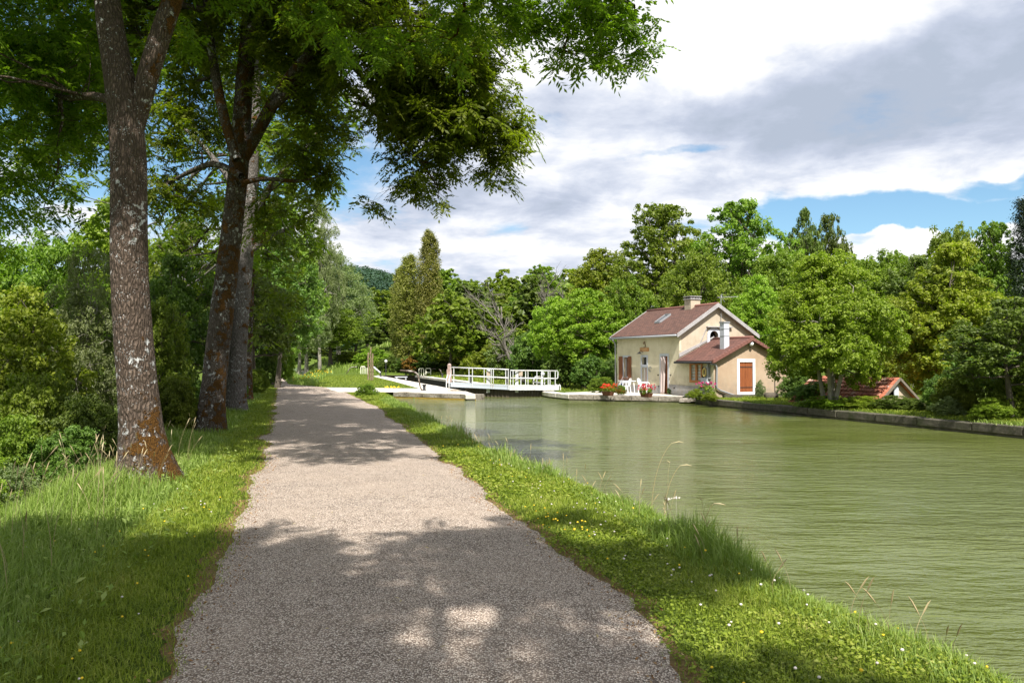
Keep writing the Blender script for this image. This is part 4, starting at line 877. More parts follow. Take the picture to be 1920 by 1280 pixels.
def pinnate_templates(r, K=8, shoots=6, leaflet=.085):
    """little shoots of compound ash leaves"""
    out = []
    for _ in range(K):
        VV = []
        for s in range(shoots):
            a = r.uniform(0, 2 * math.pi); e = r.uniform(-.5, .55); d = np.array([math.cos(a) * math.cos(e), math.sin(a) * math.cos(e), math.sin(e)])
            L_ = r.uniform(.20, .32); side = unit(np.cross(d, [0, 0, 1.])); n = 11; base = r.normal(0, .07, 3)
            for i in range(n):
                k_ = i // 2; f = (.25 + .75 * k_ / 5); sag = np.array([0, 0, -.28 * f * f * L_ * 1.6]); p = base + d * L_ * f + sag
                if i == 10: t = unit(d + np.array([0, 0, -.6])); pp = p + t * leaflet * .5
                else: sg = 1 if i % 2 else -1; t = unit(side * sg + d * .5 + np.array([0, 0, -.45]) + r.normal(0, .12, 3)); pp = p + t * leaflet * .55
                bvec = unit(np.cross(t, np.cross(side, d) + r.normal(0, .35, 3)))
                VV.append(leaf_quads(pp[None], t[None], bvec[None], np.array([leaflet * r.uniform(.85, 1.2)]), np.array([leaflet * .40])))
        out.append(np.concatenate(VV))
    return out
def spray_cloud(C, r, tmpl, scale=1.0):
    parts = []; a = r.uniform(0, 2 * math.pi, len(C)); s = scale * r.uniform(.8, 1.25, len(C)); ks = r.integers(0, len(tmpl), len(C)); tl = r.normal(0, .35, (len(C), 2))
    for k in range(len(tmpl)):
        m = ks == k
        if not m.any(): continue
        T = tmpl[k]; ca, sa = np.cos(a[m])[:, None], np.sin(a[m])[:, None]
        X = T[None, :, 0] * ca - T[None, :, 1] * sa; Y = T[None, :, 0] * sa + T[None, :, 1] * ca; Z = np.broadcast_to(T[None, :, 2], X.shape) + X * tl[m, 0][:, None] + Y * tl[m, 1][:, None]
        parts.append((np.stack([X, Y, Z], 2) * s[m][:, None, None] + C[m][:, None]).reshape(-1, 3))
    return np.concatenate(parts)

def barkmat(name, c0, c1, lich=.5, moss=0.0, mossc=((.042, .022, .008), (.175, .082, .015))):
    k = NT(name, .92, .15); p = k.pos()
    w = N(k.t, 'ShaderNodeVectorMath', operation='ADD'); nz = k.noise(p, 3.5, 3, .6, 0, True); sc2 = N(k.t, 'ShaderNodeVectorMath', operation='SCALE'); k.L(nz, sc2.inputs[0]); sc2.inputs['Scale'].default_value = .10; k.L(p, w.inputs[0]); k.L(sc2.outputs[0], w.inputs[1])
    mp = N(k.t, 'ShaderNodeMapping'); mp.inputs['Scale'].default_value = (26, 26, 6.5); k.L(w.outputs[0], mp.inputs[0])
    v = k.voro(mp.outputs[0], 1.0, 'DISTANCE_TO_EDGE', 0); fine = k.noise(mp.outputs[0], 1.2, 5, .7)
    big = k.noise(p, 1.7, 4, .6)
    col = k.mix(k.rng(v, .02, .30), c0, c1); col = k.mix(k.rng(fine, .3, .7, 0, .6), col, k.mix(.5, c0, c1)); col = k.mix(k.rng(big, .35, .7, 0, .5), col, tuple(.55 * x for x in c1))
    l1 = k.noise(k.pos(loc=(4, 2, 7)), 9, 5, .62); l2 = k.noise(k.pos(loc=(1, 8, 3)), 1.1, 3, .5)
    lm = k.rng(k.math('ADD', l1, k.math('MULTIPLY', k.math('SUBTRACT', l2, .5), .45)), .63 - .02 * lich, .665, 0, lich); col = k.mix(lm, col, (.50, .51, .50))
    sp = k.voro(p, 34, 'F1', 0); sr = k.noise(p, 5, 3, .6); col = k.mix(k.math('MULTIPLY', k.rng(sp, .30, .16, 0, 1), k.rng(sr, .5, .6, 0, .8 * lich)), col, (.55, .56, .55))
    sep = N(k.t, 'ShaderNodeSeparateXYZ'); k.L(p, sep.inputs[0])
    m1 = k.noise(k.pos(loc=(2, 2, 9)), 3.2, 6, .66)
    hb = k.rng(sep.outputs[2], 0, 1.7, .10 * moss, .0); xb = k.rng(sep.outputs[0], -.3, .3, -.17, .12)
    mm = k.rng(k.math('ADD', k.math('ADD', m1, hb), xb), .585 + .10 * (1 - moss), .62 + .10 * (1 - moss), 0, 1); mf = k.noise(p, 60, 4, .7)
    lt = k.noise(k.pos(loc=(5, 1, 1)), 6, 3, .6); mm = k.math('MULTIPLY', mm, k.rng(lt, .60, .565, 0, 1))
    col = k.mix(mm, col, k.ramp(mf, [(.35, mossc[0]), (.65, mossc[1])])); k.col(col)
    h = k.math('ADD', k.math('ADD', k.math('MULTIPLY', k.rng(v, 0, .4), 1.0), k.math('MULTIPLY', fine, .7)), k.math('MULTIPLY', k.math('MULTIPLY', mm, mf), 2.0)); k.bump(h, .9, .03); return k.m
M_BARK1 = barkmat('mossy_bark', (.030, .022, .017), (.165, .122, .092), .95, 1.0)
M_BARK2 = barkmat('mossy_bark_deep', (.030, .023, .018), (.165, .135, .11), .75, .75, ((.055, .028, .010), (.15, .075, .018)))
M_BARK3 = barkmat('grey_bark', (.07, .06, .055), (.24, .215, .195), .6, .1)
M_BARKF = stonemat('distant_bark', (.05, .04, .03), (.10, .085, .065), (.16, .14, .11))
M_BARKP = stonemat('pale_bark', (.16, .14, .11), (.26, .24, .20), (.36, .33, .28))

def wood_mesh(mb, lst, n=6):
    for P, rd in lst: mb.tube(P, rd, n)
def smooth_path(P, m=12):
    P = np.asarray(P, float); t = np.r_[0, np.cumsum(np.linalg.norm(np.diff(P[:, :3], axis=0), axis=1))]; tt = np.linspace(0, t[-1], m)
    Q = np.stack([np.interp(tt, t, P[:, i]) for i in range(P.shape[1])], 1)
    for _ in range(2): Q[1:-1] = (Q[:-2] + 2 * Q[1:-1] + Q[2:]) / 4
    return Q
def trunk_tube(mb, P, rad, n, r, amp=.03):
    """tapering limb with uneven, fluted surface"""
    V, Fc = tube(P, rad, n); V = V.reshape(len(P), n, 3); a = np.arange(n) * 2 * math.pi / n
    ph = r.uniform(0, 6, 6)
    for i in range(len(P)):
        k = 1 + amp * (np.sin(2 * a + ph[0] + i * .13) + .7 * np.sin(3 * a + ph[1] - i * .21) + .6 * np.sin(5 * a + ph[2] + i * .37)) + amp * .6 * r.normal(0, 1, n) * .5
        V[i] = P[i] + (V[i] - P[i]) * k[:, None]
    mb.add(V.reshape(-1, 3), Fc)
def skeleton(nodes, nrad, targets, r, levels, jit=.12):
    """connect targets to the nearest existing node, level by level; returns list of (path, radii)"""
    out = []; nodes = np.array(nodes); nrad = np.array(nrad)
    for (cnt, rad, m) in levels:
        idx = r.permutation(len(targets))[:cnt] if cnt < len(targets) else np.arange(len(targets))
        T = targets[idx]; newn = []; newr = []
        for i0 in range(0, len(T), 256):
            D = np.linalg.norm(T[i0:i0 + 256, None] - nodes[None], axis=2) + .25 * np.maximum(0, nodes[None, :, 2] - T[i0:i0 + 256, None, 2]); near = D.argmin(1)
            for t, j in zip(T[i0:i0 + 256], near):
                a = nodes[j]; L_ = np.linalg.norm(t - a)
                if L_ < .12: continue
                s = np.linspace(0, 1, m); mid = r.normal(0, jit * L_, 3); mid[2] += .10 * L_
                P = a + (t - a) * s[:, None] + mid * (4 * s * (1 - s))[:, None] * .5; P[1:-1] += r.normal(0, .03 * L_, (m - 2, 3)) 
                r0 = min(rad, nrad[j] * .75); rd = r0 + (r0 * .35 - r0) * s; out.append((P, rd))
                newn.append(P[1:]); newr.append(rd[1:])
        if newn: nodes = np.vstack([nodes] + newn); nrad = np.concatenate([nrad] + newr)
    return out

# ---- the old ash avenue left of the path
CROWN_POLY = np.array([(-3000, -6000), (3000, -6000), (1500, -300), (1290, -10), (1268, 52), (1235, 80), (1205, 138), (1165, 160), (1118, 140), (1060, 166), (1018, 150), (995, 128), (978, 178), (1002, 240), (985, 292), (965, 352), (925, 350), (893, 332), (868, 356), (846, 392), (812, 398), (778, 376), (752, 352), (716, 402), (688, 388), (676, 372), (700, 352), (694, 318), (676, 296), (650, 300), (640, 350), (612, 400), (590, 470), (580, 540), (552, 620), (535, 660), (470, 690), (300, 640), (180, 560), (60, 500), (-3000, 700)], float)
def inpoly(x, y, poly):
    P = np.c_[x, y]; ins = np.zeros(len(P), bool)
    for a, b in zip(poly, np.roll(poly, -1, 0)):
        with np.errstate(divide='ignore', invalid='ignore'):
            ins ^= ((a[1] > P[:, 1]) != (b[1] > P[:, 1])) & (P[:, 0] < (b[0] - a[0]) * (P[:, 1] - a[1]) / (b[1] - a[1]) + a[0])
    return ins
from mathutils import noise as mnoise
def noise3(P, s, off=0.0): return np.array([mnoise.noise(Vector((float(p[0]) * s + off, float(p[1]) * s, float(p[2]) * s))) for p in P])
def avenue_tree(name, label, base, limbs, lobes, dens, r, barkm, leafm, tmpl, tscale=1.0, keep=None, trunk_n=26, levels=((36, .07, 7), (260, .028, 5), (99999, .010, 4)), noise_cut=-.12, mask=True):
    base = np.array(base, float); T = E(name, label, 'tree', tuple(base), 0, 'old trees lining the left of the towpath')
    mb = MB(); nodes = []; nr = []
    for i, (P, rad) in enumerate(limbs):
        Q = smooth_path(np.c_[np.array(P), np.array(rad)], max(8, int(3.2 * np.linalg.norm(np.diff(np.array(P), axis=0), axis=1).sum())) if i else 46)
        trunk_tube(mb, Q[:, :3] - base, Q[:, 3], trunk_n if Q[0, 3] > .15 else 12, r, .035 if Q[0, 3] > .15 else .05)
        nodes.append(Q[len(Q) // 3 if i else len(Q) // 2:, :3]); nr.append(Q[len(Q) // 3 if i else len(Q) // 2:, 3])
    nodes = np.vstack(nodes); nr = np.concatenate(nr)
    C = []
    for c, rd in lobes:
        c = np.array(c); rd = np.array(rd if hasattr(rd, '__len__') else (rd, rd, rd * .8)); vol = 4.19 * rd.prod(); n = max(5, int(vol * dens))
        D = unit(r.normal(size=(n, 3))); C.append(c + D * rd * (r.random(n) ** .42)[:, None])
    C = np.vstack(C); C = C[noise3(C, .75, 3.3) > noise_cut]
    if mask:
        px, py = proj(C); vis = (px > -60) & (px < 1980) & (py > -40) & (py < 1320) & (C[:, 1] > .5)
        ok = inpoly(px, py, CROWN_POLY) | ~vis
        # the foliage leaves the near trunk standing clear in front
        ok &= ~(vis & (C[:, 1] < 11.6) & (px > 130) & (px < 400) & (py > -40))
        C = C[ok]
    if keep is not None: C = C[keep(C)]
    tw = skeleton(nodes, nr, C, r, levels); wood_mesh_m = MB()
    for P, rd in tw: wood_mesh_m.tube(P - base, rd, 5 if rd[0] > .02 else 3, False)
    mb.build('trunk', barkm, T, True); wood_mesh_m.build('branch_work', barkm, T, True)
    V = spray_cloud(C, r, tmpl, tscale) - base; quads_obj('crown', V, leafm, T); return T
M_ASH = leafmat('ash_leaves', (.075, .125, .012), (.23, .30, .026), .58, .4, .7, (1.4, 1.7, .55))
M_ASHD = leafmat('ash_leaves_dark', (.062, .108, .013), (.185, .25, .025), .57, .4, .6, (1.6, 1.9, .65))
rA = np.random.default_rng(11); TM = pinnate_templates(rA, 8, 7, .098); TM2 = pinnate_templates(rA, 5, 4, .15)
def tb(px, py, off=-.04): 
    p = gpt(px, py); z = float(terr_i(p[0], p[1])); 
    for _ in range(6):
        q = gz(px, py, z); z = float(terr_i(q[0], q[1])); p = q
    p[2] = z + off; return p
B1 = tb(278, 902)
def L1(pts, d, rads): return [tuple(at(a, b, dd)) for (a, b), dd in zip(pts, d)], rads
l1 = [L1([(278, 925), (275, 895), (268, 840), (258, 740), (247, 620), (241, 500), (241, 400), (244, 300), (238, 220), (224, 140), (208, 60), (198, -20), (185, -160), (170, -420), (190, -700)], [B1[1]] * 2 + [B1[1] + .02] * 8 + [11.3, 11.4, 11.6, 12, 12.3], [.62, .40, .305, .265, .252, .245, .24, .235, .235, .20, .185, .175, .16, .14, .09]),
      L1([(252, 250), (268, 175), (292, 90), (318, 20), (345, -60), (420, -250), (520, -480)], [11.15, 11.1, 11.1, 11.15, 11.3, 11.5, 12], [.13, .165, .155, .145, .135, .11, .06]),
      L1([(330, -30), (420, -70), (560, -120), (760, -110), (940, -60), (1080, -20), (1190, 10)], [11.2, 11.3, 11.5, 11.8, 12, 12.2, 12.4], [.11, .10, .085, .07, .055, .04, .02]),
      L1([(196, -30), (120, -90), (20, -150), (-120, -160)], [11.2, 11.4, 11.8, 12], [.12, .1, .07, .04]),
      L1([(212, 190), (170, 176), (120, 190), (60, 150)], [11.4, 12, 12.8, 13.4], [.075, .06, .045, .025]),
      L1([(420, -260), (640, -420), (900, -420), (1100, -300)], [11.5, 11, 10.6, 10.4], [.11, .09, .06, .03])]
def lob(lst): return [(at(a, b, d), rr) for a, b, d, rr in lst]
lobes1 = lob([(20, 60, 12.5, 1.9), (90, 210, 13.5, 1.5), (40, 330, 13, 1.2), (90, 400, 14, 1.0), (30, 450, 14, .8), (130, 60, 13.5, 1.3), (150, 310, 14, .9), (330, 60, 13.5, .8), (480, -60, 12.5, 1.0), (640, 10, 12, 1.2), (780, -10, 12, 1.1), (900, 10, 12.3, .9),
              (1000, 20, 12.5, .85), (1090, 60, 12.6, .75), (1170, 70, 12.6, .7), (1220, 20, 12.6, .65), (1120, 120, 12.4, .45), (1050, 110, 12.2, .45), (950, 60, 12.3, .6), (840, 60, 12.5, .8), (1190, 110, 12.7, .4), (1040, 130, 12.3, .35), (1080, 30, 12.4, .8), (1150, 10, 12.5, .8), (1240, 10, 12.6, .5), (980, 70, 12.4, .6)])
lobes1 += [((-5, 12.5, 12), (3.6, 3.4, 2.8)), ((-2.6, 13.2, 10.2), (2.2, 2.2, 1.5)), ((-8.5, 11.5, 9.5), (2.6, 3, 2.4)), ((-4, 9.6, 12), (3, 1.8, 2.2)), ((1.6, 12.8, 9.2), (1.7, 2.4, 1.3)), ((-9, 12, 6.5), (1.5, 2.5, 1.5)), ((-2.2, 7.7, 8.6), (2.2, 1.1, .9)), ((-1.6, 9.6, 9.2), (2.6, 1.4, 1.0)), ((-1.2, 11.6, 9.4), (2.6, 1.5, 1.0)), ((.6, 10.6, 8.9), (1.3, 1.6, .8)), ((-5.0, 7.9, 10), (1.9, 1.5, 1.2)), ((-5.4, 9.2, 10.2), (1.8, 1.2, 1.4))]  # last lobes hang out of frame, added to shade the path and upper trunk
avenue_tree('ash_tree', 'nearest big ash, orange moss patch at the foot of its lichen-spotted trunk', B1, l1, lobes1, 11., np.random.default_rng(21), M_BARK1, M_ASH, TM, noise_cut=-.08)
B2 = tb(393, 812); D2_ = B2[1]
l2 = [L1([(393, 830), (393, 808), (398, 750), (408, 660), (420, 560), (432, 460), (440, 380), (448, 310), (452, 240), (458, 160), (466, 70), (474, -30), (480, -180), (470, -330)], [D2_] * 14, [.47, .39, .31, .295, .285, .265, .245, .24, .22, .21, .19, .17, .13, .07]),
      L1([(452, 310), (478, 255), (505, 205), (540, 150), (585, 95), (640, 55), (720, 25), (820, 30)], [D2_, D2_, D2_, 18.2, 18, 17.9, 17.8, 17.8], [.12, .175, .16, .14, .125, .105, .08, .05]),
      L1([(505, 205), (570, 150), (650, 105), (720, 110), (790, 150), (850, 200), (900, 270), (930, 320)], [18.3, 18.6, 19, 19, 19, 19, 19, 19], [.11, .10, .09, .08, .07, .055, .04, .02]),
      L1([(650, 110), (700, 170), (745, 185), (785, 165), (835, 195), (880, 235)], [18.8, 19.2, 19.5, 19.5, 19.5, 19.5], [.07, .065, .06, .05, .035, .02]),
      L1([(640, 150), (690, 200), (740, 250), (790, 300), (820, 350)], [18.6, 18.5, 18.5, 18.5, 18.5], [.06, .055, .045, .035, .015]),
      L1([(444, 300), (420, 220), (400, 120), (388, 30), (385, -80)], [18.3, 18.5, 18.8, 19, 19], [.11, .12, .11, .10, .07]),
      L1([(452, 330), (400, 300), (340, 330), (300, 350)], [18.3, 18.8, 19.2, 19.5], [.08, .07, .05, .03]),
      L1([(470, 60), (560, -60), (700, -150), (860, -180)], [18.3, 18, 17.5, 17], [.13, .11, .08, .04]),
      L1([(448, 345), (500, 330), (560, 345), (600, 330)], [18.3, 18.8, 19.2, 19.5], [.07, .06, .045, .02]),
      L1([(385, 20), (300, 0), (220, 60), (120, 100)], [18.8, 19, 19.5, 20], [.08, .07, .05, .03])]
lobes2 = lob([(690, 70, 18, 1.9), (820, 90, 18, 1.6), (900, 130, 18.3, 1.3), (900, 200, 18.6, 1.15), (930, 260, 18.8, .85), (945, 320, 19, .55), (830, 200, 19, 1.2), (770, 250, 19, 1.0), (800, 320, 18.6, .75), (820, 370, 18.6, .45), (870, 300, 18.8, .9), (900, 240, 18.2, 1.2), (850, 260, 18.4, 1.1), (780, 200, 18.2, 1.3), (940, 200, 18.2, .9), (930, 320, 18.5, .7), (790, 350, 18.5, .7), (740, 150, 18.8, 1.3),
              (720, 300, 19, .45), (715, 360, 19, .42), (700, 385, 19, .25), (640, 180, 19, 1.3), (600, 260, 19.3, 1.1), (560, 320, 19.5, .9), (620, 320, 19.6, .6), (560, 120, 18.8, 1.4), (540, 30, 19, 1.6), (640, 0, 18, 1.6), (380, 100, 19.5, 1.5), (330, 250, 19.5, 1.2), (300, 350, 19.6, .9), (400, 250, 19.5, 1.0),
              (200, 120, 20, 1.5), (100, 240, 20, 1.3), (330, 30, 20, 1.5), (960, 190, 18.4, .7), (975, 250, 18.6, .45), (500, 400, 20, .9), (380, 380, 20, .8), (560, 400, 20.3, .55), (760, 340, 18.9, .5), (850, 340, 18.8, .4)])
lobes2 += [(at(480, -160, 18.5), 2.8), (at(700, -180, 18), 2.4), (at(300, -150, 19), 2.6), (at(500, -380, 18.5), 2.4), (at(150, -60, 19), 2)]
avenue_tree('ash_tree', 'second big ash along the path, forking into a limb that leans out over the water', B2, l2, lobes2, 12., np.random.default_rng(22), M_BARK2, M_ASH, TM, 1.2, noise_cut=-.2)
B3 = tb(440, 773); D3 = B3[1]
l3 = [L1([(440, 785), (440, 765), (441, 700), (447, 600), (456, 500), (462, 420), (470, 320), (478, 200), (480, 80), (476, -60)], [D3] * 10, [.52, .42, .36, .34, .32, .29, .25, .2, .15, .06]),
      L1([(460, 430), (500, 360), (550, 300), (590, 260)], [D3, D3, 27, 27], [.13, .12, .09, .04]), L1([(464, 400), (420, 320), (360, 250), (280, 200)], [D3, D3, 28, 28], [.12, .1, .08, .04]),
      L1([(458, 480), (510, 440), (560, 420), (590, 400)], [D3, 27.5, 28, 28.5], [.09, .08, .06, .03])]
lobes3 = lob([(570, 270, 27.5, 2.0), (600, 360, 28, 1.3), (540, 420, 28, 1.8), (490, 350, 29, 1.8), (590, 190, 27, 1.6), (350, 200, 28, 2.2), (260, 120, 28, 2.4), (160, 200, 27, 2.2), (60, 150, 27, 2.4), (300, 420, 28, 1.8), (120, 330, 26, 1.6), (480, 150, 29, 2.4), (620, 230, 26, 1.4), (560, 480, 29, 1.2), (500, 500, 29.5, 1.3), (380, 480, 29, 1.4), (300, 560, 28, 1.4)])
lobes3 += [(at(470, -20, 28), 3.0), (at(600, 60, 27), 2.4), (at(330, 0, 29), 3), (at(480, -200, 28), 3)]
avenue_tree('ash_tree', 'third tree of the avenue with a straight pale grey trunk', B3, l3, lobes3, 3.0, np.random.default_rng(23), M_BARK3, M_ASHD, TM2, 1.15, noise_cut=-.02, levels=((30, .07, 6), (150, .03, 5), (99999, .012, 3)))
B4 = tb(459, 751); D4 = B4[1]
l4 = [L1([(459, 758), (459, 745), (461, 650), (465, 540), (470, 430), (478, 320), (482, 200), (480, 80)], [D4] * 8, [.45, .36, .31, .29, .26, .2, .14, .05]), L1([(468, 480), (510, 420), (560, 380)], [D4, D4, D4], [.12, .1, .05])]
lobes4 = lob([(540, 400, 37, 2.6), (520, 500, 37, 2.4), (500, 580, 37, 2.0), (540, 560, 38, 1.3), (580, 330, 36, 2.0), (400, 400, 38, 3), (320, 480, 38, 2.8), (330, 580, 38, 2.4), (420, 560, 39, 2.4), (500, 250, 38, 3.2), (400, 650, 39, 1.8), (200, 300, 38, 3), (480, 100, 38, 3.4), (560, 450, 36, 1.5), (490, 650, 39, 1.2)])
avenue_tree('ash_tree', 'fourth avenue tree, mostly hidden behind the third trunk', B4, l4, lobes4, 1.7, np.random.default_rng(24), M_BARK2, M_ASHD, TM2, 1.45, noise_cut=.0, levels=((24, .08, 6), (110, .035, 4), (99999, .014, 3)))
# the avenue continues behind the camera and shades the foreground
l0 = [([(-4.4, -1.5, -.3), (-4.4, -1.5, 2), (-4.2, -1.5, 5), (-4, -1.6, 8), (-3.8, -1.8, 12)], [.45, .36, .3, .24, .1]), ([(-4.1, -1.5, 6.0), (-2, -1.2, 7.6), (1, -.8, 8.6), (4, -.2, 9)], [.16, .13, .09, .04])]
lobes0 = [((-3.5, -.9, 9.2), (2.8, 2.1, 1.4)), ((-.6, -.2, 8.6), (2.2, 1.8, 1.0)), ((2.0, .0, 8.9), (1.5, 2.0, 1.0)), ((-6.0, .2, 8.6), (2.0, 1.9, 1.4)), ((-2, -3.5, 10.6), (4.5, 2.5, 1.6)), ((2.2, -4.1, 10), (2, 1.8, 1.2)), ((-3, -6, 9), (5, 2.2, 1.5)), ((1.0, .6, 8.2), (1.6, .8, .6)), ((-8.6, .8, 8.4), (1.8, 1.9, 1.2))]
avenue_tree('ash_tree', 'avenue ash behind the camera whose crown shades the near path', (-4.4, -1.5, -.3), l0, lobes0, 17.0, np.random.default_rng(25), M_BARK3, M_ASH, TM, 1.15, mask=True, trunk_n=16, noise_cut=-.16)

# ---- generic trees
def make_tree(name, h, rad, cb, leaf, nlobe, ncl, nleaf, leafm, barkm, seed, tr=.25, stems=1, lobe_r=.36, egg=1.0, shape='round', asp=.6, twig=True, top=0.0):
    """builds a tree at the world origin: crown of lobes of leaf clusters, tapered stems, limbs"""
    r = np.random.default_rng(seed); T = bpy.data.objects.new(name, None); link(T); zc = h * (cb + 1) / 2; hz = h * (1 - cb) / 2
    lob_ = []
    if shape == 'round':
        for i in range(nlobe):
            f = (i + .5) / nlobe; ph = math.acos(1 - 1.75 * f); th = i * 2.399 + r.uniform(-.3, .3); k = r.uniform(.55, .86) * (1 - lobe_r * .2)
            sq = (1 - .25 * egg * max(0, math.cos(ph))); d = np.array([math.sin(ph) * math.cos(th) * rad * sq, math.sin(ph) * math.sin(th) * rad * sq, math.cos(ph) * hz]) * k
            lob_.append((np.array([0, 0, zc]) + d + r.normal(0, .05 * rad, 3), rad * lobe_r * r.uniform(.7, 1.25)))
        lob_.append((np.array([0, 0, zc]), rad * .45))
        for _ in range(int(top)): a = r.uniform(0, 6.28); lob_.append((np.array([math.cos(a) * rad * .35 * r.random(), math.sin(a) * rad * .35 * r.random(), h - rad * .12]), rad * .2))
    elif shape == 'poplar':
        for i in range(nlobe):
            f = (i + .5) / nlobe; z = h * (cb + (1 - cb) * f); w = rad * (1.0 if f < .55 else 1.0 - ((f - .55) / .45) ** 2.6 * .72) * (1.0 if f > .08 else .7); th = i * 2.4; lob_.append((np.array([math.cos(th) * w * r.uniform(.35, .7), math.sin(th) * w * r.uniform(.35, .7), z]), w * .46 * r.uniform(.7, 1.25)))
    elif shape == 'conifer':
        for i in range(nlobe):
            f = (i + .5) / nlobe; z = h * (cb + (1 - cb) * f); w = rad * (1 - f) ** .85; th = i * 2.4; lob_.append((np.array([math.cos(th) * w * .6, math.sin(th) * w * .6, z - .12 * w]), max(.25, w * .42)))
    C = []; 
    for c, lr in lob_:
        n = max(3, int(ncl * (lr / (rad * lobe_r)) ** 2)) if shape == 'round' else ncl
        D = unit(r.normal(size=(n, 3)) + (0, 0, .25)); q = r.uniform(.55, 1.05, n); C.append(c + D * (lr * q)[:, None] * ((1, 1, .8) if shape != 'poplar' else (1, 1, 1.7)))
    C = np.vstack(C); cr = rad * lobe_r * r.uniform(.16, .36, len(C)) if shape == 'round' else rad * r.uniform(.12, .3, len(C))
    V = leaf_cloud(C, cr, nleaf, leaf, r, asp=asp, flat=.7 if shape != 'poplar' else 1.5, droop=.0 if shape != 'conifer' else .4)
    mb = MB(); nodes = []; nr = []
    for s in range(stems):
        a = s * 6.28 / max(1, stems) + r.uniform(0, 1); sp = 0 if stems == 1 else rad * r.uniform(.25, .5); z1 = h * (.55 if shape == 'round' else .92); b0 = np.array([math.cos(a), math.sin(a), 0]) * (0 if stems == 1 else .18)
        P = [b0 + (0, 0, -.3), b0 + (0, 0, .1), b0 + np.array([math.cos(a) * sp * .35, math.sin(a) * sp * .35, z1 * .4]) + np.r_[r.normal(0, .03 * h, 2) * .5, 0], np.array([math.cos(a) * sp, math.sin(a) * sp, z1]) + np.r_[r.normal(0, .03 * h, 2), 0]]
        rd = np.array([1.35, 1.0, .75, .28]) * tr / math.sqrt(stems); Q = smooth_path(np.c_[np.array(P), rd], 10); mb.tube(Q[:, :3], Q[:, 3], 9); nodes.append(Q[3:, :3]); nr.append(Q[3:, 3])
    if shape == 'round':
        LC = np.array([c for c, _ in lob_]); sk = skeleton(np.vstack(nodes), np.concatenate(nr), LC, r, ((len(LC), tr * .4, 6),), .15)
        for P, rd in sk: mb.tube(P, rd, 5, False)
        if twig:
            nn = np.vstack([P for P, _ in sk]); rr = np.concatenate([q for _, q in sk]); sub = C[r.permutation(len(C))[:min(len(C), 160)]]
            for P, rd in skeleton(nn, rr, sub, r, ((len(sub), tr * .12, 4),), .12): mb.tube(P, rd, 3, False)
    mb.build('trunk', barkm, T, True); quads_obj('crown', V, leafm, T); return T
GREENS = {
 'mid': leafmat('green_leaves', (.095, .155, .016), (.235, .315, .030), .40, .3, .35),
 'bright': leafmat('bright_leaves', (.130, .195, .016), (.300, .385, .036), .42, .3, .4),
 'yellow': leafmat('yellow_green_leaves', (.145, .19, .016), (.33, .37, .035), .42, .3, .5),
 'dark': leafmat('dark_leaves', (.062, .112, .018), (.155, .225, .032), .35, .3, .4),
 'olive': leafmat('olive_poplar_leaves', (.14, .16, .028), (.36, .38, .09), .35, .35, .45),
 'pale': leafmat('pale_willow_leaves', (.110, .15, .050), (.27, .33, .130), .40, .4, .5),
 'rust': leafmat('rusty_leaves', (.16, .075, .015), (.30, .14, .03), .35, .3, .6),
 'needle': leafmat('conifer_needles', (.010, .028, .012), (.030, .060, .024), .15, .3, .6)}
PROTO = {}
def proto(key, *a, **k): PROTO[key] = (make_tree, a, k)
proto('oak_a', 'broadleaf_tree', 12, 5.2, .16, .27, 30, 26, 36, GREENS['mid'], M_BARKF, 31, .32, top=3)
proto('oak_b', 'broadleaf_tree', 12, 4.6, .12, .27, 26, 26, 36, GREENS['bright'], M_BARKF, 32, .3, top=4)
proto('oak_c', 'broadleaf_tree', 12, 4.9, .10, .30, 24, 24, 34, GREENS['dark'], M_BARKF, 33, .3, top=4)
proto('airy', 'broadleaf_tree', 14, 5.4, .22, .26, 34, 20, 34, GREENS['mid'], M_BARKF, 34, .34, lobe_r=.27, top=5)
proto('willow', 'willow_tree', 13, 5.5, .08, .28, 30, 26, 34, GREENS['pale'], M_BARKP, 35, .35, asp=.35, top=4)
proto('poplar', 'poplar_tree', 17, 1.75, .05, .17, 60, 22, 34, GREENS['olive'], M_BARKP, 36, .30, shape='poplar')
proto('poplar_thin', 'poplar_tree', 15, 1.5, .06, .17, 50, 20, 32, GREENS['olive'], M_BARKP, 37, .26, shape='poplar')
proto('conifer', 'conifer_tree', 15, 3.0, .05, .20, 60, 14, 26, GREENS['needle'], M_BARKF, 38, .3, shape='conifer', asp=.3)
proto('far_a', 'broadleaf_tree', 11, 4.6, .05, .62, 20, 12, 22, GREENS['mid'], M_BARKF, 39, .25, twig=False, top=2)
proto('far_b', 'broadleaf_tree', 11, 4.2, .05, .62, 18, 12, 22, GREENS['dark'], M_BARKF, 40, .25, twig=False, top=3)
proto('far_c', 'broadleaf_tree', 11, 4.4, .05, .60, 18, 12, 22, GREENS['bright'], M_BARKF, 41, .25, twig=False, top=3)
proto('near_round', 'broadleaf_tree', 6.2, 2.9, -.04, .115, 40, 40, 52, GREENS['bright'], M_BARKP, 42, .22, stems=4, lobe_r=.30, top=4)
proto('near_yellow', 'broadleaf_tree', 6.6, 2.3, .06, .115, 34, 36, 50, GREENS['yellow'], M_BARKF, 43, .20, stems=2, lobe_r=.30, top=5)
proto('shrub_mid', 'shrub', 2.6, 1.7, -.15, .085, 22, 36, 46, GREENS['mid'], M_BARKF, 44, .08, stems=4, lobe_r=.34)
proto('shrub_bright', 'shrub', 2.6, 1.8, -.15, .085, 22, 36, 46, GREENS['bright'], M_BARKF, 45, .08, stems=4, lobe_r=.34)
proto('shrub_dark', 'shrub', 2.6, 1.8, -.15, .095, 22, 34, 44, GREENS['dark'], M_BARKF, 46, .08, stems=4, lobe_r=.34)
proto('shrub_far', 'shrub', 4.0, 2.8, -.12, .20, 22, 24, 34, GREENS['bright'], M_BARKF, 47, .1, stems=4, lobe_r=.34)
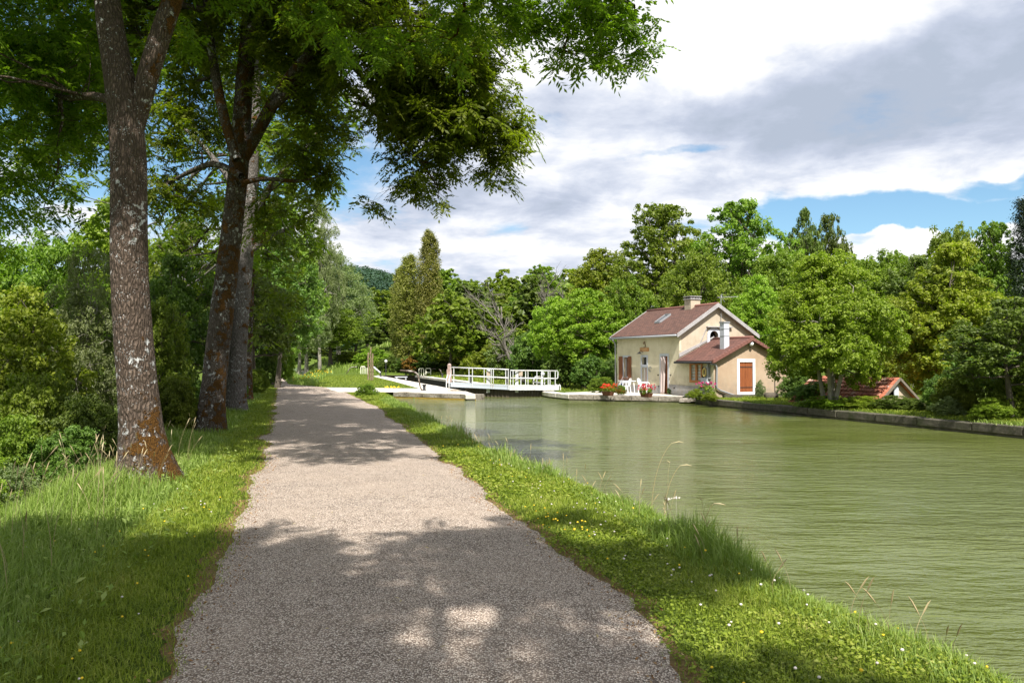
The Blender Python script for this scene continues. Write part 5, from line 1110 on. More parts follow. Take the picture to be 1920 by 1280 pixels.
proto('shrub_fard', 'shrub', 4.0, 2.8, -.12, .20, 22, 24, 34, GREENS['dark'], M_BARKF, 48, .1, stems=4, lobe_r=.34)
proto('ivy', 'shrub', 2.6, 1.6, -.15, .085, 18, 30, 40, GREENS['pale'], M_BARKF, 49, .08, stems=4, lobe_r=.34)
proto('rusty', 'shrub', 3.0, 1.3, .02, .18, 14, 14, 22, GREENS['rust'], M_BARKF, 50, .1, stems=3, lobe_r=.34)
HW = {}
used = set()
def plant(key, x, y, z, h, w, rz, label, cat, group):
    """stand a tree or shrub of the given kind, height and width"""
    fn, a, k = PROTO[key]
    if key not in used:
        T = fn(*a, **k); used.add(key); HW[key] = T; o = T
        hh = a[1]; rr = a[2]; T['_h'] = hh; T['_r'] = rr
    else:
        o = copy_tree(HW[key])
    hh, rr = a[1], a[2]
    o.location = (x, y, z); o.rotation_euler = (0, 0, rz); o.scale = (w / 2 / rr / .88, w / 2 / rr / .88, h / hh)
    for q in ('_h', '_r'):
        if q in o: del o[q]
    tag(o, label, cat, group); return o
def T_(key, px, ptop, dep, wpx, label, group=None, cat='tree', pbase=None, rz=None, dz=0.0):
    """place by where it stands: horizontal bearing and distance, with height and width in metres worked out from the photograph"""
    x = (px - 960) / F * dep; 
    z = float(terr_i(x, dep)) - .1 + dz
    top = float(at(px, ptop, dep)[2]); r = random.Random(int(px * 7 + dep)); return plant(key, x, dep, z, max(.4, top - z), wpx / F * dep, r.uniform(0, 6.28) if rz is None else rz, label, cat, group)
GB = 'trees behind the cottage'; GS = 'trees on the wooded slope behind the lock'; GL = 'trees across the canal bend'; GU = 'shrubs in the ditch left of the avenue'; GRR = 'trees and shrubs on the right bank'
T_('airy', 1240, 388, 60, 215, 'broad crowned tree right behind the cottage ridge, its limbs showing', GB)
T_('airy', 1388, 382, 57, 215, 'tallest broad tree behind the cottage chimney and aerial', GB, rz=2.2)
T_('oak_a', 1468, 470, 52, 150, 'round tree filling the gap right of the tallest tree behind the annex', GB)
T_('oak_c', 1508, 392, 72, 88, 'dark twin-topped tree standing up against the cloud, its left half', GB); T_('oak_c', 1556, 402, 73, 78, 'dark twin-topped tree against the cloud, its right half', GB)
T_('oak_b', 1125, 472, 62, 150, 'bushy tree left of the cottage with a rounded sunlit top', GB); T_('oak_a', 1175, 520, 56, 120, 'tree pressed against the far left corner of the cottage', GB); T_('oak_b', 1095, 545, 53.5, 150, 'bright green tree between the gate and the cottage', GB); T_('oak_b', 1040, 560, 57, 105, 'bright green tree left of its brighter neighbour by the gate', GB)
T_('oak_a', 1310, 470, 50, 150, 'lower tree whose leaves show directly over the ridge tiles', GB)
T_('oak_b', 1420, 520, 47, 120, 'tree close behind the right end of the annex', GB)
T_('near_round', 1555, 478, 31.0, 222, 'round many-stemmed bright tree in front of the shed', GRR)
T_('near_yellow', 1785, 462, 33, 215, 'tall yellow-green tree right of the shed', GRR, rz=.5)
T_('near_round', 1670, 560, 40, 130, 'smaller tree behind the shed roof', GRR, rz=2)
T_('oak_a', 1660, 475, 52, 160, 'mid green tree in the dip of the tree line behind the shed', GRR); T_('oak_a', 1790, 425, 50, 130, 'tall slim tree rising behind the yellow-green tree', GRR, rz=1); T_('airy', 1865, 420, 48, 140, 'tall loose tree next to the dark conifer', GRR, rz=4)
T_('oak_c', 1730, 480, 45, 150, 'dark tree in the shadowed wood behind the shed', GRR); T_('oak_c', 1610, 560, 44, 120, 'low dark tree behind the shed ridge', GRR)
T_('conifer', 1925, 375, 46, 130, 'dark conifer cut by the right edge of the picture', GRR)
T_('oak_c', 1900, 560, 24, 210, 'dull dark tree with brownish leaves at the right edge', GRR); T_('oak_c', 1860, 640, 27, 150, 'low dark tree under the conifer', GRR, rz=1)
for q, (px, top, dep, w, key, lab) in enumerate(((1560, 741, 31.0, 120, 'shrub_bright', 'bright low shrub under the left end of the red shed roof'), (1625, 742, 29.8, 90, 'shrub_bright', 'bright low shrub under the middle of the red shed roof'), (1690, 742, 28.6, 95, 'shrub_dark', 'dark low shrub covering the foot of the shed gable'), (1520, 715, 34, 70, 'shrub_dark', 'dark shrub at the foot of the round tree, right of the annex'), (1778, 690, 27.5, 90, 'shrub_dark', 'dark shrub right of the shed gable'), (1800, 700, 26, 90, 'shrub_mid', 'mid green shrub under the yellow-green tree'), (1860, 745, 24.0, 80, 'shrub_bright', 'pale sunlit shrub low on the right bank'), (1908, 705, 24.5, 95, 'shrub_mid', 'dark shrub at the right edge behind the quay grass'), (1930, 660, 25, 140, 'shrub_mid', 'tall shrub at the right picture edge'), (1775, 742, 25.5, 60, 'ivy', 'pale leafy shrub left of the pale sunlit one'), (1500, 690, 36.5, 70, 'shrub_dark', 'shrub in shadow close to the annex corner'))):
    T_(key, px, top, dep, w, lab, GRR, 'shrub')
# lock side: hedge-like shrubs and dark thicket
for q, (px, top, dep, w, key, lab) in enumerate(((868, 640, 105, 115, 'shrub_far', 'bright shrub right of the poplars'), (918, 648, 86, 100, 'shrub_far', 'bright shrub behind the left gate railing'), (828, 668, 104, 70, 'shrub_far', 'small bright shrub at the foot of the right poplar'), (955, 622, 76, 95, 'shrub_fard', 'dark shrub behind the middle of the lock gate'), (1005, 610, 62, 100, 'shrub_fard', 'dark shrub behind the right half of the gate'), (1060, 650, 54, 90, 'shrub_fard', 'dark shrub beyond the right end of the gate'), (1110, 665, 50.5, 80, 'shrub_fard', 'dark shrub at the left end of the terrace'), (1145, 670, 51.5, 50, 'shrub_fard', 'dark shrub against the cottage corner'), (700, 655, 112, 70, 'shrub_far', 'round shrub behind the timber posts'), (735, 668, 104, 60, 'shrub_fard', 'dark shrub behind the globe lamp'), (660, 660, 125, 70, 'shrub_far', 'shrub left of the timber posts'), (790, 660, 102, 90, 'shrub_fard', 'dark shrub between the poplars and the lock'))):
    T_(key, px, top, dep, w, lab, 'shrubs behind the lock', 'shrub')
T_('rusty', 769, 665, 100, 38, 'rust brown bush at the foot of the poplars', None, 'shrub')
T_('poplar_thin', 766, 483, 106, 50, 'shorter poplar, second from the left', 'lombardy poplars'); T_('poplar', 805, 438, 104, 50, 'tallest columnar poplar, right of the clump', 'lombardy poplars'); T_('poplar_thin', 748, 505, 110, 34, 'slim poplar at the left of the clump', 'lombardy poplars', rz=2)
for q, (px, top, dep, w, key, lab) in enumerate(((600, 372, 112, 85, 'willow', 'tall pale tree showing behind the dark avenue foliage'), (636, 478, 128, 132, 'willow', 'broad grey-green tree over the canal bend'), (575, 470, 118, 110, 'willow', 'grey-green tree left of the broad one over the bend'), (560, 560, 104, 110, 'willow', 'lower pale tree hanging over the far canal reach'), (620, 575, 120, 120, 'oak_a', 'mid green tree below the broad grey-green one'), (690, 585, 150, 100, 'far_c', 'round bright tree between the bend and the poplars'), (715, 540, 190, 90, 'far_a', 'tree behind the round bright one, left of the poplars'), (665, 600, 140, 80, 'far_b', 'darker tree in the hollow behind the posts'), (735, 600, 135, 90, 'far_b', 'dark tree just left of the poplars'), (520, 560, 90, 90, 'oak_a', 'tree closing the end of the path'), (600, 640, 150, 120, 'far_b', 'dark low tree over the far reach'), (545, 640, 135, 80, 'far_b', 'dark low tree at the path end'), (650, 560, 170, 120, 'far_a', 'tree behind the broad grey-green one'))):
    T_(key, px, top, dep, w, lab, GL)
T_('shrub_far', 522, 640, 66, 60, 'pale-leaved bush leaning over the far end of the path', 'bushes at the left of the path', 'shrub'); 
for q, (px, top, dep, w, key, lab) in enumerate(((500, 655, 56, 60, 'shrub_fard', 'dark bush at the left of the path beyond the avenue'), (478, 690, 44, 50, 'shrub_mid', 'leafy bush beside the fourth avenue trunk'), (505, 690, 62, 40, 'shrub_far', 'bright bush at the left edge of the narrowing path'))): T_(key, px, top, dep, w, lab, 'bushes at the left of the path', 'shrub')
# wooded slope: individual trees in rows up the hill
r = np.random.default_rng(77); n_s = 0
words_ = ('low on the wooded slope', 'halfway up the wooded slope', 'high on the wooded slope', 'along the skyline of the wooded slope')
for row, (dep, x0, x1, st, tp) in enumerate(((95, 835, 1160, 58, 560), (115, 820, 1180, 52, 535), (140, 800, 1900, 62, 525), (170, 830, 1900, 58, 522), (205, 840, 1900, 56, 508), (240, 820, 1900, 60, 500))):
    px = x0
    while px < x1:
        jx = px + r.uniform(-12, 12); x = (jx - 960) / F * dep
        if not (560 < px < 830 and dep < 150):
            z = float(terr_i(x, dep)) - .3; h = r.uniform(8.5, 12.5); key = ('far_a', 'far_b', 'far_c', 'far_a')[int(r.integers(0, 4))]
            w = h * r.uniform(.72, .95); shade = {'far_a': 'mid green', 'far_b': 'dark green', 'far_c': 'light green'}[key]
            where = words_[min(3, max(0, row - 1))]; by = next(t for lim, t in ((900, 'right of the poplars'), (1050, 'above the lock gate'), (1160, 'left of the cottage'), (1480, 'behind the cottage'), (1700, 'behind the shed'), (9999, 'at the far right')) if px < lim); lb = f'{shade} tree {where} {by}'; plant(key, x, dep, z, h, w, r.uniform(0, 6.28), lb, 'tree', f'{shade} trees {where} {by}'); n_s += 1
        px += st * r.uniform(.8, 1.2)
# dead trees with bare branches
M_DEAD = stonemat('dead_wood', (.10, .09, .075), (.17, .155, .13), (.25, .23, .20))
def dead_tree(px, ptop, dep, label, seed, spread=.35, pbase=None, lean=0.0):
    r = np.random.default_rng(seed); x = (px - 960) / F * dep; z = float(terr_i(x, dep)); H_ = float(at(px, ptop, dep)[2]) - z; T = E('dead_tree', label, 'tree', (x, dep, z), 0, None); mb = MB()
    def br(p, d, L_, rad, lv):
        m = 6; P = [p]; q = p.copy(); dd = d.copy()
        for _ in range(m - 1): dd = unit(dd + r.normal(0, .13, 3) + (0, 0, .03)); q = q + dd * L_ / (m - 1); P.append(q.copy())
        P = np.array(P); mb.tube(P, np.linspace(rad, rad * .45, m), 6 if lv < 2 else 4, False)
        if lv >= 4: return
        for _ in range((5, 4, 4, 3)[lv]):
            k = r.uniform(.3, 1) if lv else r.uniform(.45, 1); i = int(k * (m - 1)); nd = unit(dd + r.normal(0, .55, 3) * (1, 1, .6)); br(P[i], nd, L_ * r.uniform(.42, .68), rad * .48, lv + 1)
    br(np.array([0, 0, -.2]), unit(np.array([lean, 0, 1.])), H_ * .58, .22, 0); mb.build('trunk', M_DEAD, T, True)
    return T
dead_tree(1035, 462, 78, 'grey leafless tree with a fan of bare twigs above the thicket', 5); dead_tree(1068, 470, 76, 'second bare tree just right of the fan-shaped one', 6); dead_tree(948, 470, 92, 'thin bare-topped tree on the skyline behind the gate', 9); dead_tree(985, 555, 66, 'pale dead tree with broken branches leaning in the bushes behind the gate', 8, lean=-.25)
# undergrowth to the left of the avenue
for q, (px, top, dep, w, key, lab) in enumerate((
    (40, 545, 19, 230, 'oak_b', 'sunlit bush-like tree at the left edge of the picture'), (165, 470, 23, 190, 'willow', 'silvery willow left of the nearest trunk'), (330, 480, 26, 170, 'oak_c', 'dark tree seen between the first and second trunks'), (300, 560, 22, 110, 'oak_a', 'leafy tree just right of the nearest trunk'), (395, 560, 31, 120, 'oak_c', 'dark tree behind the second trunk'), (90, 440, 34, 190, 'oak_a', 'tree behind the silvery willow'),
    (350, 420, 42, 200, 'airy', 'tall tree beyond the avenue between the trunks'), (210, 380, 45, 220, 'oak_b', 'tall bright tree beyond the willow'), (-60, 430, 26, 260, 'oak_a', 'tree cut by the left picture edge'), (480, 500, 46, 130, 'oak_c', 'fifth avenue place: dark crown beyond the fourth trunk'), (520, 450, 54, 150, 'oak_c', 'dark crown closing the avenue'), (505, 380, 60, 190, 'oak_a', 'tall crown at the far end of the avenue'))): 
    T_(key, px, top, dep, w, lab, 'trees left of the avenue')
for q, (px, top, dep, w, key, lab) in enumerate((
    (60, 690, 14.5, 190, 'shrub_mid', 'large shrub in the ditch at the left edge'), (170, 740, 14.0, 160, 'shrub_dark', 'dark shrub in the ditch left of the nearest trunk'), (20, 770, 12.0, 170, 'shrub_mid', 'leafy shrub low at the left edge'), (110, 800, 12.2, 150, 'shrub_dark', 'shadowed shrub behind the tall seeding grass'), (215, 770, 16, 130, 'shrub_mid', 'shrub touching the back of the nearest trunk'), (320, 700, 19, 120, 'shrub_mid', 'shrub between the first two trunks'), (350, 740, 22, 100, 'shrub_dark', 'dark shrub at the foot of the second tree'), (290, 650, 24, 120, 'shrub_dark', 'tall dark shrub behind the nearest trunk'), (-40, 840, 10.2, 170, 'shrub_bright', 'bright shrub cut by the left edge'), (35, 865, 10.4, 110, 'ivy', 'pale leafy shrub at the edge of the long grass'), (405, 700, 30, 90, 'shrub_dark', 'dark shrub between the second and third trunks'), (60, 600, 24, 130, 'shrub_bright', 'bright shrub under the sunlit tree'), (430, 690, 36, 60, 'shrub_dark', 'dark shrub behind the third trunk'), (140, 640, 26, 120, 'shrub_mid', 'shrub at the foot of the willow'))):
    T_(key, px, top, dep, w, lab, GU, 'shrub')

# far forested hill: crowns past counting
M_FARF = leafmat('hazed_distant_forest', (.022, .052, .028), (.052, .095, .048), .2, .2, .02)  # bluish dark green puts the haze of distance into the leaf colour
r = np.random.default_rng(90); n = 11000; X = r.uniform(-560, 330, n); Y = r.uniform(400, 800, n) ; Z = terrain(X, Y); ok = Z > 4; C = np.c_[X, Y, Z + 5][ok]
V = leaf_cloud(C, np.full(len(C), 5.5), 34, 2.6, r, flat=.8, up=.8); tag(quads_obj('forest', V, M_FARF), kind='stuff', label='dark forest covering the distant hill', cat='forest')

# ------------------------------------------------------------------ grass, flowers, small plants
def blades(X, Y, Z, h, w, lean, r, curve=.5):
    n = len(X); a = r.uniform(0, 2 * math.pi, n); d = np.c_[np.cos(a), np.sin(a), np.zeros(n)]; s = np.c_[-np.sin(a), np.cos(a), np.zeros(n)]
    b = np.c_[X, Y, Z - .01]; up = np.array([0, 0, 1.]); l = lean * r.uniform(.2, 1.6, n)
    m = b + up * (h * .55)[:, None] + d * (h * l * .30)[:, None]; t = b + up * (h * (1 - .3 * l))[:, None] + d * (h * l)[:, None]
    w2 = (w * .5)[:, None]
    V = np.stack([b - s * w2, b + s * w2, m + s * w2 * .75, m - s * w2 * .75, t], 1).reshape(-1, 3)
    k = np.arange(n)[:, None] * 5; idx = np.concatenate([np.concatenate([k, k + 1, k + 2, k + 3], 1), np.concatenate([k + 3, k + 2, k + 4], 1)], 1).ravel()
    return V, np.tile([4, 3], n), idx
def grass_obj(name, X, Y, h, w, lean, r, m, label, zf=terr_i):
    Z = zf(X, Y); V, c, i = blades(X, Y, Z, h, w, lean, r); o = mesh_np(name, V, c, i, m); return tag(o, label, None, None, 'stuff')
def grassleaf(name, stops, tr=.35, sc_=.5):
    k = NT(name, .55, .3); geo = N(k.t, 'ShaderNodeNewGeometry'); n = k.noise(k.pos(), sc_, 4, .6); f = k.math('ADD', k.math('MULTIPLY', geo.outputs['Random Per Island'], .6), k.math('MULTIPLY', k.math('SUBTRACT', n, .3), 1.0), True)
    c = k.ramp(f, stops); k.col(c); tl = N(k.t, 'ShaderNodeBsdfTranslucent'); k.L(k.mix(1.0, c, (1.2, 1.35, .6), 'MULTIPLY'), tl.inputs[0]); ms = N(k.t, 'ShaderNodeMixShader'); ms.inputs[0].default_value = tr
    k.L(k.b.outputs[0], ms.inputs[1]); k.L(tl.outputs[0], ms.inputs[2]); k.L(ms.outputs[0], k.t.nodes['Material Output'].inputs[0]); return k.m
M_LAWN = grassleaf('lawn_blades', sc_=1.5, stops=[(.0, (.085, .13, .010)), (.35, (.165, .225, .018)), (.65, (.25, .31, .032)), (.88, (.34, .36, .075)), (1, (.42, .36, .15))])
M_TALL = grassleaf('tall_grass_blades', [(0, (.09, .15, .018)), (.4, (.175, .26, .040)), (.75, (.27, .35, .085)), (1, (.42, .43, .18))])
M_STRAW = grassleaf('seed_stalks', [(0, (.30, .24, .12)), (.6, (.42, .34, .19)), (1, (.50, .44, .28))], .2)
r = np.random.default_rng(101)
WLx = lambda y: np.interp(y, WL[:, 1], WL[:, 0])
def band(y0, y1, xa, xb, dens):
    """random points between two x-limits (functions of y), density as a function of y"""
    ys_ = np.arange(y0, y1, .25); X = []; Y = []
    for y in ys_:
        a, b = float(xa(y)), float(xb(y)); n = r.poisson(max(0, b - a) * .25 * dens(y))
        if n: X.append(r.uniform(a, b, n)); Y.append(r.uniform(y, y + .25, n))
    return np.concatenate(X), np.concatenate(Y)
def inview(X, Y, mrg=60):
    px, _ = proj(np.c_[X, Y, np.zeros(len(X))]); k = (px > -mrg) & (px < 1920 + mrg); return X[k], Y[k]
PRx = lambda y: np.interp(y, py_, PR); PLx = lambda y: np.interp(y, py_, PL)
lod = lambda y: np.clip(y / 5.0, 1, 8)
# right bank lawn
dl = lambda y: 5200 / lod(y) ** 1.55
X, Y = inview(*band(2.6, 46, lambda y: PRx(y) - .05, lambda y: WLx(y) + .0, dl)); e = X - PRx(Y); keep = r.random(len(X)) < np.clip(.35 + e * 3.0, 0, 1); X, Y = X[keep], Y[keep]; e = X - PRx(Y)
pt = np.sin(X * 2.3 + Y * .8) * np.sin(Y * 1.7 - X) * .5 + .5
grass_obj('grass', X, Y, (.028 + .035 * pt + .02 * r.random(len(X))) * np.clip(.6 + e, .6, 1.15) * np.clip(lod(Y) ** .25, 1, 1.5), .0052 * lod(Y) ** .85 * r.uniform(.7, 1.4, len(X)), .75, r, M_LAWN, 'short lawn between the towpath and the water')
# clover-like broad leaves among it
X, Y = inview(*band(2.6, 16, lambda y: PRx(y) - .02, lambda y: WLx(y) - .1, lambda y: 1500 / lod(y) ** 1.6)); pt = np.sin(X * 1.9 + 1) * np.sin(Y * 1.3) ; k = pt > -.3; X, Y = X[k], Y[k]; Z = terr_i(X, Y)
C = np.c_[X, Y, Z + r.uniform(.015, .05, len(X))]; n = len(C); Nn = unit(np.c_[r.normal(0, .35, n), r.normal(0, .35, n), np.ones(n)]); T = unit(np.cross(Nn, r.normal(size=(n, 3)))); Bv = np.cross(Nn, T); s = .022 * lod(Y) ** .7 * r.uniform(.7, 1.5, n)
tag(quads_obj('clover_leaves', leaf_quads(C, T, Bv, s, s * .8, .25), M_LAWN), 'clover and plantain leaves in the lawn by the water', None, None, 'stuff')
# taller fringe along the water's edge
X, Y = inview(*band(2.6, 46, lambda y: WLx(y) - 1.0, lambda y: WLx(y) - .12, lambda y: 2600 / lod(y) ** 1.5)); f = np.clip((X - WLx(Y) + 1.0) / .5, 0, 1); pt = np.clip(np.sin(Y * 1.1) * .6 + np.sin(Y * 2.7 + 2) * .4 + .45, .1, 1.3)
grass_obj('grass', X, Y, (.05 + .27 * f * pt * r.uniform(.4, 1.1, len(X)) + .05 * r.random(len(X))), .0058 * lod(Y) ** .85 * r.uniform(.7, 1.3, len(X)), .55, r, M_TALL, 'longer grass fringe overhanging the water')
X, Y = inview(*band(26, 46.5, lambda y: WLx(y) - 1.1, lambda y: WLx(y) - .1, lambda y: 330)); pt = np.clip(np.sin(Y * 1.3) * .6 + np.sin(Y * .57 + 2) * .5 + .4, 0, 1.2)
grass_obj('grass', X, Y, (.08 + .20 * pt) * r.uniform(.5, 1.1, len(X)), .022 * r.uniform(.7, 1.3, len(X)), .6, r, M_TALL, 'tall grass tufts on the bank by the lock head')
# left verge: short strip, then long grass
X, Y = inview(*band(2.8, 60, lambda y: PLx(y) - .95, lambda y: PLx(y) + .06, dl)); e = PLx(Y) - X; keep = r.random(len(X)) < np.clip(.3 + e * 2.5, 0, 1); X, Y = X[keep], Y[keep]; e = e[keep]
grass_obj('grass', X, Y, (.035 + .09 * np.clip(e, 0, 1) ** 1.5 + .03 * r.random(len(X))), .0055 * lod(Y) ** .85 * r.uniform(.7, 1.4, len(X)), .75, r, M_LAWN, 'short verge along the left edge of the towpath')
X, Y = inview(*band(2.8, 48, lambda y: PLx(y) - 5.2, lambda y: PLx(y) - .7, lambda y: 2300 / lod(y) ** 1.5)); e = PLx(Y) - X; pt = np.sin(X * 1.3 + Y * .5) * np.sin(Y * .9 - X * .4) * .5 + .5
grass_obj('grass', X, Y, (.10 + .34 * np.clip((e - .7) / 1.3, 0, 1) * (.35 + .85 * pt)) * r.uniform(.55, 1.15, len(X)), .0062 * lod(Y) ** .8 * r.uniform(.6, 1.4, len(X)), .62, r, M_TALL, 'long grass under the avenue trees')
# broad dock-like leaves low in the long grass
X, Y = inview(*band(3.0, 14, lambda y: PLx(y) - 3.2, lambda y: PLx(y) - .5, lambda y: 45)); n = len(X); C = np.c_[X, Y, terr_i(X, Y) + .05 + .12 * r.random(n)]; Nn = unit(r.normal(0, .5, (n, 3)) + (0, 0, 1)); T = unit(np.cross(Nn, r.normal(size=(n, 3)))); s = r.uniform(.03, .08, n)
tag(quads_obj('weeds', leaf_quads(C, T, np.cross(Nn, T), s, s * .5, .2), M_TALL), 'broad-leaved weeds in the long grass', None, None, 'stuff')
# lock lawn and far banks
cc = np.array([gpt(x, y)[:2] for x, y in [(590, 724), (604, 726), (787, 728), (690, 703.6), (612, 704.8), (560, 719)]])
x0, y0 = cc.min(0); x1, y1 = cc.max(0); n = 26000; X = r.uniform(x0, x1, n); Y = r.uniform(y0, y1, n); k = sdist(np.c_[X, Y], cc) < -.15; X, Y = X[k], Y[k]
grass_obj('grass', X, Y, r.uniform(.05, .10, len(X)), r.uniform(.03, .06, len(X)), .7, r, M_LAWN, 'mown lawn in the middle of the lock')
cc = np.array([gpt(x, y)[:2] for x, y in [(541, 721), (590, 724), (612, 705), (600, 702), (572, 712), (548, 703), (532, 697), (526, 697), (531, 704), (537, 714)]])
x0, y0 = cc.min(0); x1, y1 = cc.max(0); n = 30000; X = r.uniform(x0, x1, n); Y = r.uniform(y0, y1, n); k = sdist(np.c_[X, Y], cc) < 0; X, Y = X[k], Y[k]
grass_obj('grass', X, Y, r.uniform(.2, .7, len(X)), r.uniform(.04, .09, len(X)), .5, r, M_TALL, 'rank grass between the far path and the lower canal')
X = r.uniform(-95, -8, 16000); Y = r.uniform(100, 240, 16000); k = (sdist(np.c_[X, Y], LOWC) > .3) & (X > xl(Y) + 2.5) & (sdist(np.c_[X, Y], CH) > .5); X, Y = X[k], Y[k]
grass_obj('grass', X, Y, r.uniform(.3, .9, len(X)), r.uniform(.10, .22, len(X)), .5, r, M_TALL, 'reedy grass on the banks beyond the lock')
# behind the chamber and right bank top
X = r.uniform(-16, 7, 40000); Y = r.uniform(49, 104, 40000); k = (X > CHL(Y) + 5.5); X, Y = X[k], Y[k]; grass_obj('grass', X, Y, r.uniform(.06, .22, len(X)), r.uniform(.03, .07, len(X)), .6, r, M_LAWN, 'grass beyond the lock chamber')
QX = lambda y: np.interp(y, [-15, 0, 12, 22, 29.2, 37.4, 39.5], [24, 20, 17.4, 14.6, 12.3, 9.75, 9.4])
X, Y = inview(*band(14, 39.2, lambda y: QX(y) + .25, lambda y: QX(y) + 5.5, lambda y: 420)); e = X - QX(Y); Z_ = None
grass_obj('grass', X, Y, r.uniform(.04, .12, len(X)) + .14 * (e > 2.2) * r.random(len(X)), r.uniform(.012, .028, len(X)), .6, r, M_LAWN, 'thin dry grass on top of the right bank')
# tufts hanging on the quay edge
X, Y = inview(*band(16, 39.2, lambda y: QX(y) - .06, lambda y: QX(y) + .5, lambda y: 260)); k = (np.sin(Y * 1.7) + np.sin(Y * .63 + 1)) > .35; X, Y = X[k], Y[k]
grass_obj('grass', X, Y, r.uniform(.06, .2, len(X)), r.uniform(.012, .028, len(X)), .9, r, M_TALL, 'tufts growing along the dark quay', zf=lambda a, b: np.full(len(a), -.24))
# seed stalks and tall single stems
def stalks(name, X, Y, h, label, m, zf=terr_i, rr=.0022, head=True, bend=.35):
    mb = MB(); Z = zf(X, Y)
    for x, y, z, hh in zip(X, Y, Z, h):
        a = r.uniform(0, 6.28); b = bend * r.uniform(.2, 1.3); s = np.linspace(0, 1, 6); P = np.c_[x + math.cos(a) * b * hh * s ** 2.2, y + math.sin(a) * b * hh * s ** 2.2, z + hh * (s - .12 * b * s ** 3)]
        mb.tube(P, np.linspace(rr * 1.2, rr * .7, 6), 3, False)
        if head: d = unit(P[-1] - P[-2]); mb.tube([P[-1] - d * .02, P[-1] + d * .02, P[-1] + d * .06, P[-1] + d * .1 + (0, 0, -.01)], [rr, rr * 3.0, rr * 2.6, rr * .5], 4, False)
    return tag(mb.build(name, m), label, None, None, 'stuff')
X, Y = inview(*band(4.5, 15, lambda y: PLx(y) - 3.6, lambda y: PLx(y) - 1.2, lambda y: 7)); stalks('grass_stalks', X, Y, r.uniform(.35, .85, len(X)), 'pale seeding stalks above the long grass on the left', M_STRAW)
X, Y = inview(*band(3.2, 20, lambda y: WLx(y) - .9, lambda y: WLx(y) - .3, lambda y: 8)); stalks('grass_stalks', X, Y, r.uniform(.15, .38, len(X)), 'thin seed heads along the water edge', M_STRAW, rr=.0018)
for q, (px, py, h, lab) in enumerate(((1222, 958, .95, 'tall arching grass stem over the water, the left of two'), (1245, 975, .72, 'tall arching grass stem over the water, the right of two'), (1318, 1010, .42, 'short upright oat-like stem at the water edge'))):
    p = gpt(px, py, .0); 
    mb = MB(); s = np.linspace(0, 1, 12); P = np.c_[.28 * h * s ** 2.0, -.02 * s, h * (s - .16 * s ** 4)]; P[-1] += (.04, 0, -.02); mb.tube(P, np.linspace(.0038, .0022, 12), 4); mb.tube([P[-2], P[-1], P[-1] + (.05, 0, -.01)], [.003, .008, .002], 4)
    if q: mb.tube([P[5], P[8] + (-.06, .02, .0), P[10] + (-.1, .03, .03)], .002, 3); mb.tube([P[10] + (-.1, .03, .03), P[10] + (-.13, .03, .05)], [.007, .002], 4)
    o = mb.build('grass_stem', M_STRAW); o.location = tuple(p); tag(o, lab, 'grass stem')
# meadow flowers
def flowers(name, X, Y, hgt, rad, m, label, zf=terr_i, petals=True, _=0):
    Z = zf(X, Y); mb = MB()
    for x, y, z in zip(X, Y, Z):
        h = hgt * r.uniform(.7, 1.3); c = np.array([x, y, z + h]); s = rad * r.uniform(.75, 1.25); sphere(mb, c, s, 6, (1, 1, .75 if petals else 1))
    return tag(mb.build(name, m, None, False), label, None, None, 'stuff')
M_CLO = mat('clover_white', (.62, .56, .52), .8); M_YEL = mat('flower_yellow', (.75, .52, .02), .6); M_PUR = mat('flower_mauve', (.36, .26, .46), .7)
def scatter(n, y0, y1, fa, fb):
    Y = y0 + (y1 - y0) * r.random(n) ** 1.3; a = fa(Y); b = fb(Y); return a + (b - a) * r.random(n), Y
X, Y = scatter(130, 3.0, 13, lambda y: PRx(y) + .35, lambda y: WLx(y) - .2); flowers('white_clover', X, Y, .075, .0088, M_CLO, 'white clover heads dotted through the lawn')
X, Y = scatter(36, 3.5, 16, lambda y: PRx(y) + .1, lambda y: WLx(y) - .05); X2, Y2 = scatter(26, 7.2, 8.4, lambda y: PRx(y) + .05, lambda y: PRx(y) + .5); X3, Y3 = scatter(26, 3.2, 9, lambda y: WLx(y) - .45, lambda y: WLx(y) - .1)
flowers('yellow_flowers', np.r_[X, X2, X3], np.r_[Y, Y2, Y3], .10, .0095, M_YEL, 'small yellow flowers in the lawn and along the water edge')
X, Y = scatter(34, 3.4, 10, lambda y: PLx(y) - 2.2, lambda y: PLx(y) - .1); flowers('yellow_flowers', X, Y, .09, .008, M_YEL, 'small yellow flowers in the left verge'); X, Y = scatter(40, 3.4, 10, lambda y: PLx(y) - 2.4, lambda y: PLx(y) - .2); flowers('white_clover', X, Y, .08, .008, M_CLO, 'white clover heads in the left verge')
cc = [gpt(*p)[:2] for p in [(575, 716), (585, 710), (596, 706), (604, 703.5), (612, 704.5), (568, 719)]]; X = np.concatenate([r.normal(c[0], .5, 9) for c in cc]); Y = np.concatenate([r.normal(c[1], 1.0, 9) for c in cc]); flowers('yellow_flowers', X, Y, .45, .055, M_YEL, 'drift of yellow flowers on the bank beyond the lawn')
X = np.r_[np.linspace(0, 1, 20)]; a = gpt(727, 729.0); b = gpt(745, 728.2); flowers('yellow_flowers', a[0] + (b[0] - a[0]) * X + r.normal(0, .1, 20), a[1] + (b[1] - a[1]) * X + r.normal(0, .15, 20), .12, .05, M_YEL, 'strip of yellow flowers at the edge of the lock apron')
